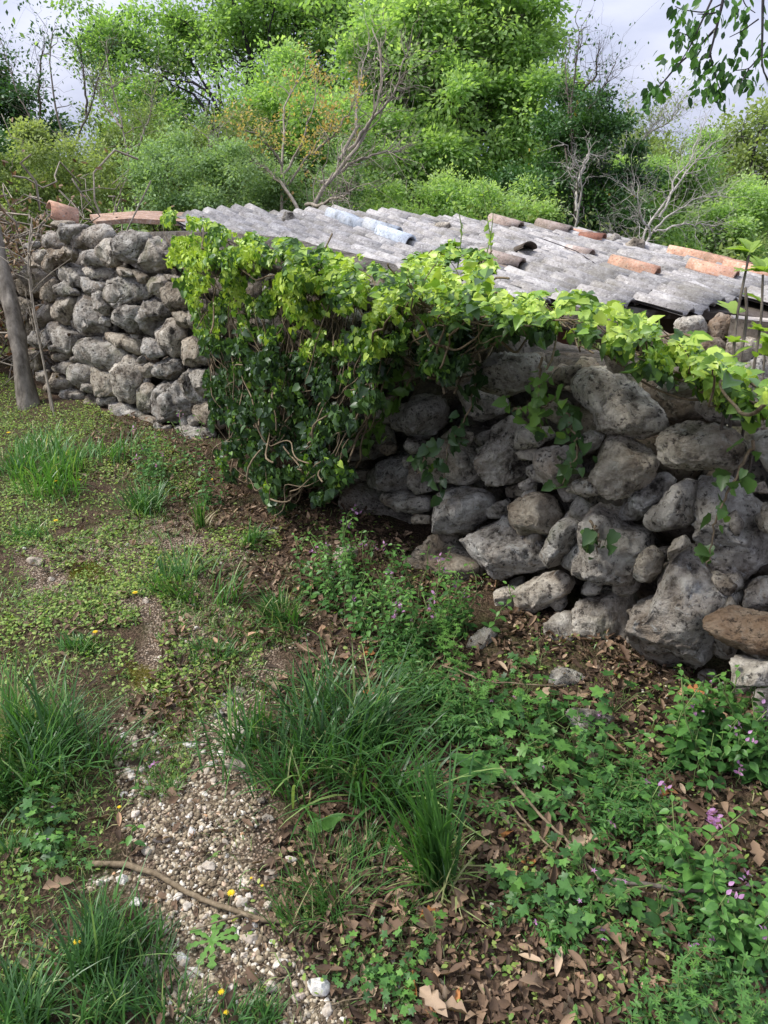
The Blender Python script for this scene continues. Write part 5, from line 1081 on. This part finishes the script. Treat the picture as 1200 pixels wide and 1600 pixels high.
# ------------------------------------------------------------------ herbs
def rotz(a): return np.array([math.cos(a), math.sin(a), 0])
def petals(B, p, r, n, m, tilt=.3, tint=.5):
    for k in range(n):
        a = k * 6.283 / n; B.scatter(*ELL, np.array([p]), np.array([rotz(a) + [0, 0, tilt]]), np.array([[0, 0, 1.]]), np.array([r]), tint, m)
def nettle(h=.22, fl=True, lf=.045):
    B = Bag(); top = np.array([rng.normal() * .02, rng.normal() * .02, h]); Q = wander((0, 0, -.01), top, 8, .08); B.tube(Q, .0016, 4, .5, 1); n = int(h / .026); a0 = rng.uniform(0, 3)
    for k in range(1, n + 1):
        t = k / n; i = t * 7; p = Q[int(i)] if t >= 1 else Q[int(i)] + (Q[int(i) + 1] - Q[int(i)]) * (i % 1); a = a0 + k * 1.57
        for s in (0, math.pi):
            r = rotz(a + s); L_ = lf * (1.05 - .55 * t) * rng.uniform(.8, 1.15); el = .25 - .1 * t + rng.normal() * .15
            B.scatter(*OVATE, np.array([p + r * .006]), np.array([r + [0, 0, el - .2]]), np.array([[0, 0, 1.] + .25 * rng.normal(size=3)]), np.array([L_]), .3 + .45 * t + rng.normal() * .1)
    if fl:
        for k in range(7):
            p = Q[-1] + np.array([rng.normal() * .009, rng.normal() * .009, rng.uniform(-.035, .004)]); B.scatter(*OVATE, np.array([p]), np.array([[rng.normal(), rng.normal(), .9]]), np.array([rng.normal(size=3)]), np.array([.015]), rng.random(), 2)
    return B.mesh('nettle_plant', [M['herb'], M['green_stem'], M['pink']])
def cranes(n=12, h=.12, lf=.036, fl=0):
    B = Bag()
    for k in range(n):
        a = rng.uniform(0, 6.28); e = rotz(a) * h * rng.uniform(.2, .9) + [0, 0, h * rng.uniform(.35, 1.)]; Q = wander((0, 0, 0), e, 6, .08, -.08); B.tube(Q, .0009, 3, .5, 1)
        B.scatter(*LOBED, np.array([Q[-1] - rotz(a) * lf * .2]), np.array([rotz(a + rng.normal() * .4) + [0, 0, -.1]]), np.array([[0, 0, 1.] + .3 * rng.normal(size=3)]), np.array([lf * rng.uniform(.6, 1.2)]), .55 + .2 * rng.normal())
    for k in range(fl): petals(B, np.array([rng.normal() * .03, rng.normal() * .03, h * 1.1]), .008, 5, 2)
    return B.mesh('cranesbill_plant', [M['herb'], M['green_stem'], M['pink']])
def feather(n=9, h=.13):
    B = Bag()
    for k in range(n):
        a = rng.uniform(0, 6.28); e = rotz(a) * h * rng.uniform(.3, 1.) + [0, 0, h * rng.uniform(.3, 1.)]; Q = wander((0, 0, 0), e, 7, .08, -.1); B.tube(Q, .0009, 3, .5, 1)
        for j in range(2, 7):
            for sd in (-1, 1):
                r = rotz(a + sd * .9); B.scatter(*ELL, np.array([Q[j]]), np.array([r + [0, 0, .1 * rng.normal()]]), np.array([[0, 0, 1.] + .3 * rng.normal(size=3)]), np.array([.028 * (1.2 - j * .09)]), .5 + .15 * rng.normal())
    return B.mesh('feathery_weed', [M['herb'], M['green_stem']])
def cleaver(h=.3):
    B = Bag(); Q = wander((0, 0, 0), (rng.normal() * .06, rng.normal() * .06, h), 10, .1); B.tube(Q, .0014, 4, .5, 1)
    for k in range(2, 10):
        for j in range(7):
            r = rotz(j * .9 + k); B.scatter(*ELL, np.array([Q[k]]), np.array([r + [0, 0, .25]]), np.array([[0, 0, 1.]]), np.array([.030 * (1.1 - k * .05)]), .75)
        if k % 3 == 0:
            e = Q[k] + rotz(k * 2.) * .05 + [0, 0, .05]; B.tube(wander(Q[k], e, 4, .05), .001, 3, .5, 1)
            for j in range(6): B.scatter(*ELL, np.array([e]), np.array([rotz(j * 1.05) + [0, 0, .4]]), np.array([[0, 0, 1.]]), np.array([.018]), .8)
    return B.mesh('cleavers_plant', [M['herb'], M['green_stem']])
nets = [nettle(rng.uniform(.14, .24), i < 2, .034) for i in range(8)]; netb = [nettle(rng.uniform(.16, .26), i < 1, .048) for i in range(8)]
crs = [cranes(rng.integers(8, 16), rng.uniform(.07, .13), rng.uniform(.02, .031), 1 if i < 1 else 0) for i in range(9)]; cls = [cleaver(rng.uniform(.18, .3)) for _ in range(5)]
def scatter_things(name, meshes, poly_px, n, label, cat, group, smin=.8, smax=1.2, amp=.08, thr=.12):
    q = zone_pts(n * 5, gpoly(poly_px), .1, amp); c_ = vnoise(np.stack([q[:, 0] * 4.5, q[:, 1] * 4.5, q[:, 0] * 0 + len(label)], -1)); q = q[c_ + .25 * rng.normal(size=len(q)) > thr][:n]
    for p in on_ground(q):
        link(name, meshes[rng.integers(len(meshes))], None, p, label, cat, group, rot=(rng.normal() * .12, rng.normal() * .12, rng.uniform(0, 6.28)), scale=rng.uniform(smin, smax))
A_net = [(440, 900), (560, 880), (680, 930), (780, 990), (720, 1030), (620, 1020), (520, 990), (450, 960)]
scatter_things('nettle_plant', nets, A_net, 105, 'small dead nettle with pinkish flower head in the patch at the wall foot', 'nettle', 'dead nettles at the foot of the wall', .7, 1.25, .08, -.3)
scatter_things('nettle_plant', nets, [(200, 720), (330, 730), (350, 790), (270, 800), (200, 770)], 34, 'faded pink flowered dead nettle in front of the ivy', 'nettle', 'dead nettles in front of the ivy', .8, 1.3)
scatter_things('cranesbill_plant', crs, [(640, 1000), (760, 1020), (980, 1110), (1010, 1200), (900, 1280), (760, 1230), (660, 1120)], 34, 'bright green lobed cranesbill clump growing below the wall', 'cranesbill', 'cranesbill clumps below the wall')
scatter_things('cranesbill_plant', crs, [(740, 1400), (900, 1330), (1200, 1480), (1250, 1700), (750, 1700), (700, 1500)], 20, 'lobed cranesbill clump in the brown litter at lower right', 'cranesbill', 'cranesbill clumps in the lower right litter', .7, 1.1)
scatter_things('cranesbill_plant', crs, [(0, 1280), (120, 1290), (220, 1290), (200, 1340), (60, 1360), (0, 1350)], 16, 'small pale lobed weed beside the grass at the left edge', 'cranesbill', 'lobed weeds at the left edge', .6, .9)
scatter_things('cranesbill_plant', crs, [(560, 1420), (720, 1400), (740, 1560), (600, 1600), (540, 1500)], 16, 'tiny lobed weed in the brown litter below the fine tuft', 'cranesbill', 'tiny weeds in the middle litter', .4, .65)
scatter_things('nettle_plant', netb, [(900, 1180), (1020, 1160), (1150, 1180), (1300, 1300), (1300, 1560), (1100, 1480), (1000, 1330)], 88, 'dark leafy nettle in the shady thicket at the right edge', 'nettle', 'dark nettles at the right edge', .7, 1.15, .08, -.15)
fth = [feather(rng.integers(7, 12), rng.uniform(.09, .16)) for _ in range(6)]
scatter_things('feathery_weed', fth, [(640, 1000), (760, 1020), (980, 1110), (1010, 1200), (1000, 1330), (760, 1330), (660, 1120)], 48, 'feathery leaved green weed between the largest grass tuft and the wall', 'weed', 'feathery weeds below the wall', .7, 1.2)
scatter_things('feathery_weed', fth, [(800, 1400), (1000, 1350), (1200, 1480), (1250, 1700), (800, 1700)], 30, 'feathery weed in the lower right litter', 'weed', 'feathery weeds at the lower right', .6, 1.)
scatter_things('cleavers_plant', cls, [(700, 1000), (960, 1100), (980, 1220), (840, 1180)], 12, 'thin upright cleavers with whorled leaves below the wall', 'cleavers', 'cleavers below the wall', .5, .8)
scatter_things('cleavers_plant', cls, [(980, 1480), (1200, 1480), (1240, 1700), (980, 1700)], 13, 'whorled cleavers sprawling at the bottom right', 'cleavers', 'cleavers at the bottom right', .45, .75)
# individual plants
def single(name, mesh, u, v, label, cat, s=1., rz=0., dz=0.): return link(name, mesh, None, gpt(float(u), float(v)) + [0, 0, dz], label, cat, rot=(0, 0, rz), scale=s)
B = Bag()
for k in range(5): B.scatter(*OVATE, np.array([[0, 0, .02]]), np.array([rotz(k * 1.25 + .4 + rng.normal() * .4) + [0, 0, rng.uniform(.2, 1.6)]]), np.array([[0, 0, 1.] + .5 * rng.normal(size=3)]), np.array([rng.uniform(.04, .085)]), .75)
single('broadleaf_seedling', B.mesh('broadleaf_seedling', [M['herb']]), 505, 1305, 'broad leaved seedling with a folded leaf above the fine grass tuft', 'seedling')
B = Bag()
for k in range(4): B.scatter(*OVATE, np.array([[0, 0, .03]]), np.array([rotz(k * 1.6 + .9) + [0, 0, .35]]), np.array([[0, 0, 1.]]), np.array([.085]), .45)
single('broadleaf_seedling', B.mesh('broadleaf_seedling', [M['herb']]), 740, 1215, 'broad leaved plant with upright leaf beside the tall blades', 'seedling')
for u, v, lb in [(1040, 1450, 'plantain like rosette with oval blue green leaves in the right litter'), (840, 1270, 'small rosette of spoon leaves near the crossed twigs')]:
    B = Bag()
    for k in range(6): B.scatter(*OVATE, np.array([rotz(k * 1.05) * .01 + [0, 0, .015]]), np.array([rotz(k * 1.05) + [0, 0, .5]]), np.array([[0, 0, 1.] + .2 * rng.normal(size=3)]), np.array([.062]), .4)
    single('leaf_rosette', B.mesh('leaf_rosette', [M['herb']]), u, v, lb, 'rosette')
def rosette(n, L_):
    B = Bag()
    for k in range(n):
        a = k * 6.283 / n + rng.normal() * .2; r = rotz(a); sd = rotz(a + 1.57); l_ = L_ * rng.uniform(.7, 1.1); V = []; F = []
        for j in range(9):
            t = j / 8; w = l_ * (.05 + .13 * t) * (1.0 if j % 2 else .45) if j < 8 else 0; c = r * l_ * t + np.array([0, 0, .012 + .35 * l_ * t * (1 - t)]); V += [c - sd * w, c + sd * w]
        for j in range(8): F += [[2 * j, 2 * j + 1, 2 * j + 3], [2 * j, 2 * j + 3, 2 * j + 2]]
        B.add(V, F, .95)
    return B.mesh('dandelion_rosette', [M['herb']])
single('dandelion_rosette', rosette(9, .075), 333, 1476, 'pale green dandelion rosette with toothed leaves beside the path stick', 'dandelion')
def flower(h, r, cat='dandelion'):
    th = None; S = Bag(); S.tube(wander((0, 0, 0), (.01, .01, h), 6, .08), .0012, 5, .5); B = Bag()
    for ring, (n, rr, tl) in enumerate(((12, r, .15), (10, r * .7, .5), (6, r * .4, 1.1))): petals(B, np.array([.01, .01, h]), rr, n, 0, tl, .2 + .3 * ring)
    return S.mesh('stem', [M['green_stem']]), B.mesh('flower_head', [M['yellow']])
FL = [(356, 1418, .05, .014, 'yellow flower standing over the stick in the gravel'), (386, 1380, .02, .005, 'small yellow flower just above the broken stick'), (403, 1392, .02, .006, 'pair mate yellow flower right of the small one above the stick'), (340, 1575, .05, .010, 'yellow bud in the grass at the bottom edge'), (346, 1598, .03, .008, 'yellow bud lowest on the bottom edge'), (181, 1272, .03, .008, 'tiny yellow flower over the dark weed beside the gravel'),
      (208, 935, .04, .016, 'yellow dandelion in the middle of the far lawn'), (122, 755, .04, .016, 'yellow flower right of the paired ones below the left wall'), (85, 757, .04, .016, 'yellow flower in the grass clump below the left wall'), (12, 682, .05, .02, 'yellow flower far up at the left edge'), (330, 765, .08, .012, 'yellow flower on a tall stem beside the ivy curtain'), (145, 994, .03, .014, 'yellow flower above the long left grass tuft'), (85, 820, .04, .016, 'yellow flower on the far lawn left of the stones'), (118, 1500, .06, .013, 'orange yellow withered flower in the bottom left tuft')]
for u, v, h, r, lb in FL:
    p = gpt(float(u), float(v) + 6); f = link('yellow_flower', None, None, p, lb, 'flower'); s_, b_ = flower(h, r * .78); link('stem', s_, f); link('flower_head', b_, f)
for u, v, n, s, lb in [(960, 1280, 5, .02, 'purple dead nettle flowers in the thicket at far right'), (1108, 1290, 9, .022, 'largest cluster of purple nettle flowers at the right edge'), (1000, 1225, 2, .016, 'lone purple flower above the leafy thicket'), (1110, 1455, 5, .017, 'pink flower pair low in the right thicket'), (1150, 1205, 3, .018, 'pale purple flower by the stone hollow'), (847, 1205, 1, .012, 'single small pink cranesbill flower below the wall'), (937, 1453, 2, .011, 'small pink flower in the litter right of the twigs'),
                     (1070, 1490, 2, .012, 'bright pink cranesbill flower over the lobed leaves'), (833, 1450, 1, .01, 'tiny pink flower in the middle of the litter'), (245, 1195, 3, .013, 'small violet flower on the weed at the edge of the gravel'), (510, 860, 5, .016, 'pink flowers lying at the ivy foot'), (490, 850, 4, .015, 'second pink flower spot at the ivy foot'), (520, 900, 4, .014, 'pinkish flower head left in the nettle patch')]:
    p = gpt(float(u), float(v) + 25); f = link('pink_flower', None, None, p, lb, 'flower'); B = Bag(); top = np.array([0, 0, .07 if v > 1150 else .05]); S = Bag(); S.tube(wander((0, 0, 0), top, 5, .06), .0014, 4, .5)
    for k in range(n):
        c = top + rng.normal(size=3) * .010 * (n > 1)
        for j in range(3): B.scatter(*OVATE, np.array([c]), np.array([[rng.normal(), rng.normal() - .4, .4]]), np.array([rng.normal(size=3)]), np.array([s * .85]), rng.random())
    link('stem', S.mesh('stem', [M['green_stem']]), f); link('flower_head', B.mesh('flower_head', [M['pink']]), f)
single('weed', nettle(.09, False, .04), 205, 1330, 'dark leafy weed beside the gravel with heart shaped leaves', 'weed'); single('weed', nettle(.07, False, .035), 235, 1240, 'small weed with violet flower near the top of the gravel', 'weed')

# ------------------------------------------------------------------ sticks and twigs
def stick(name, pts, r, label, mat='bark', lift=.012, jit=.06, br=0):
    P = np.array([gpt(float(a), float(b)) for a, b in pts]); P[:, 2] += lift + np.array([0, .004, .008, .003, .006, 0, 0, 0])[:len(P)]; Q = polyline(P, 26); Q[:, 2] += .002; Q += np.cumsum(rng.normal(size=Q.shape) * .0012, 0); B = Bag(); b0 = Q[0]
    B.tube(Q - b0, np.linspace(r, r * .6, 26), 8, jit=jit)
    for _ in range(br):
        i = rng.integers(4, 22); e = Q[i] + rng.normal(size=3) * [.06, .06, .015]; B.tube(wander(Q[i], e, 5, .1) - b0, np.linspace(r * .4, r * .15, 5), 5)
    return link(name, B.mesh(name, [M[mat]], True), None, b0, label, 'stick')
stick('fallen_stick', [(140, 1352), (190, 1356), (250, 1375), (300, 1402), (345, 1420), (400, 1438), (470, 1448)], .0085, 'knobbly brown stick lying across the gravel path', 'vine', .006, .12, 2)
stick('thin_twig', [(780, 1220), (830, 1290), (880, 1340), (930, 1400), (1000, 1420)], .0045, 'thin reddish twig slanting down through the right litter', 'vine', .05)
stick('thin_twig', [(790, 1270), (850, 1335), (900, 1372)], .0035, 'second thin twig running beside the slanting one', 'vine', .04)
stick('fallen_branch', [(930, 1395), (1000, 1408), (1080, 1418), (1150, 1412), (1240, 1398)], .006, 'grey branch lying across the thicket at the right edge', 'bark', .05)
stick('thin_twig', [(690, 1075), (760, 1105), (830, 1110), (880, 1105)], .003, 'thin straw coloured twig arching over the cranesbill', 'vine', .09)
stick('thin_twig', [(250, 1085), (275, 1080), (305, 1068)], .004, 'short dark twig lying on the moss patch', 'bark', .012, br=1)
stick('thin_twig', [(246, 1420), (250, 1450), (244, 1500), (246, 1530)], .0025, 'thin dark twig pointing down the path left of the rosette', 'bark', .008)
stick('thin_twig', [(215, 1440), (262, 1436), (270, 1415)], .0022, 'fine curved twig by the white rounded stone', 'vine', .01)
stick('straw', [(430, 1500), (450, 1540), (470, 1600)], .0016, 'yellow straw lying beside the big pinkish stone', 'green_stem', .02)
stick('green_stalk', [(930, 1432), (990, 1415), (1060, 1400)], .003, 'smooth green stalk leaning over the grey branch', 'green_stem', .05)
T2 = Bag(); q = np.concatenate([zone_pts(500, Z_lit, amp=.2), zone_pts(200, Z_path), zone_pts(160, Z_path2)]); P = on_ground(q)
for p in P:
    a = rng.uniform(0, 6.28); l_ = rng.uniform(.02, .09); T2.tube(wander(p + [0, 0, .008], p + rotz(a) * l_ + [0, 0, rng.uniform(.004, .03)], 4, .1), rng.uniform(.0006, .0016), 3)
link('twig_litter', T2.mesh('twig_litter', [M['vine']]), None, None, 'fine dry twig litter on the ground', 'twigs', kind='stuff')

# ------------------------------------------------------------------ fig sapling with young leaves at the right edge
SP = 2.15
for k, (pl, lb, r) in enumerate([([(1140, 600), (1146, 560), (1150, 500), (1160, 450), (1170, 400)], 'tallest fig shoot with fresh yellow green leaves at the right edge', .005), ([(1152, 605), (1158, 550), (1168, 500), (1165, 450)], 'bare grey fig shoot between the leafy ones', .006), ([(1172, 620), (1180, 560), (1190, 500), (1192, 430)], 'fig shoot with fresh leaves leaving the picture at the right', .005), ([(1190, 640), (1192, 590), (1196, 540)], 'short fig shoot with a low tuft of young leaves', .004)]):
    P = np.array([at(float(a), float(b), SP + .05 * k) for a, b in pl]); g0 = P[0].copy(); g0[2] -= .25; P = np.concatenate([[g0], P]); Q = polyline(P, 16); th = link('fig_shoot', None, None, g0, lb, 'sapling'); B = Bag(); B.tube(Q - g0, np.linspace(r, r * .7, 16), 7, jit=.05); link('stem', B.mesh('stem', [M['bark']], True), th)
    if k == 1: continue
    pr = mesh_np('leaf', LOBED[0] * [1, .75, 1.2], LOBED[1], [M['yleaf']], np.full(len(LOBED[0]), .6)); pr2 = mesh_np('leaf', OVATE[0] * [1, .9, 1.2], OVATE[1], [M['yleaf']], np.full(len(OVATE[0]), .3))
    for j in range(13):
        p = Q[-1] + [0, 0, .01] if j < 8 else Q[rng.integers(8, 15)]; a = rng.uniform(0, 6.28); x = rotz(a) + np.array([0, 0, rng.uniform(.1, 1.3)]); nn = np.array([0, 0, 1.]) - rotz(a) * .5 + rng.normal(size=3) * .2; x /= np.linalg.norm(x); nn -= (nn @ x) * x; nn /= np.linalg.norm(nn)
        o = link('leaf', (pr, pr2)[j % 2], th); o.matrix_local = Matrix.Translation(Vector(p - g0)) @ Matrix((x, np.cross(nn, x), nn)).transposed().to_4x4() @ Matrix.Scale(rng.uniform(.04, .075), 4)
# climbing shoots standing above the ivy mound
for k, (pl, lb) in enumerate([([(765, 440), (768, 380), (755, 300), (745, 250)], 'tall thin vine shoot waving above the ivy mound'), ([(715, 420), (722, 360), (715, 320), (690, 295), (672, 300)], 'thin vine shoot bending left above the ivy mound'), ([(748, 440), (765, 380), (772, 330), (760, 290)], 'slender leafy shoot beside the tall vine shoot')]):
    P = np.array([at(float(a), float(b), 3.4 + .1 * k) for a, b in pl]); b0 = P[0]; Q = polyline(P, 18); B = Bag(); B.tube(Q - b0, np.linspace(.0035, .0012, 18), 5); th = link('vine_shoot', None, None, b0, lb, 'vine'); link('stem', B.mesh('stem', [M['green_stem']]), th)
    for j in range(16):
        p = Q[rng.integers(4, 18)]; x = rng.normal(size=3) + [0, 0, .1]; nn = np.array([0, 0, 1.]) + rng.normal(size=3) * .5; x /= np.linalg.norm(x); nn -= (nn @ x) * x; nn /= np.linalg.norm(nn)
        if j == 0: me = mesh_np('leaf', OVATE[0], OVATE[1], [M['yleaf']], np.full(len(OVATE[0]), .3))
        o = link('leaf', me, th); o.matrix_local = Matrix.Translation(Vector(p - b0)) @ Matrix((x, np.cross(nn, x), nn)).transposed().to_4x4() @ Matrix.Scale(rng.uniform(.018, .04), 4)
#print('tris', sum(sum(len(p.vertices) - 2 for p in m_.polygons) if len(m_.polygons) < 50 else len(m_.polygons) for m_ in bpy.data.meshes))
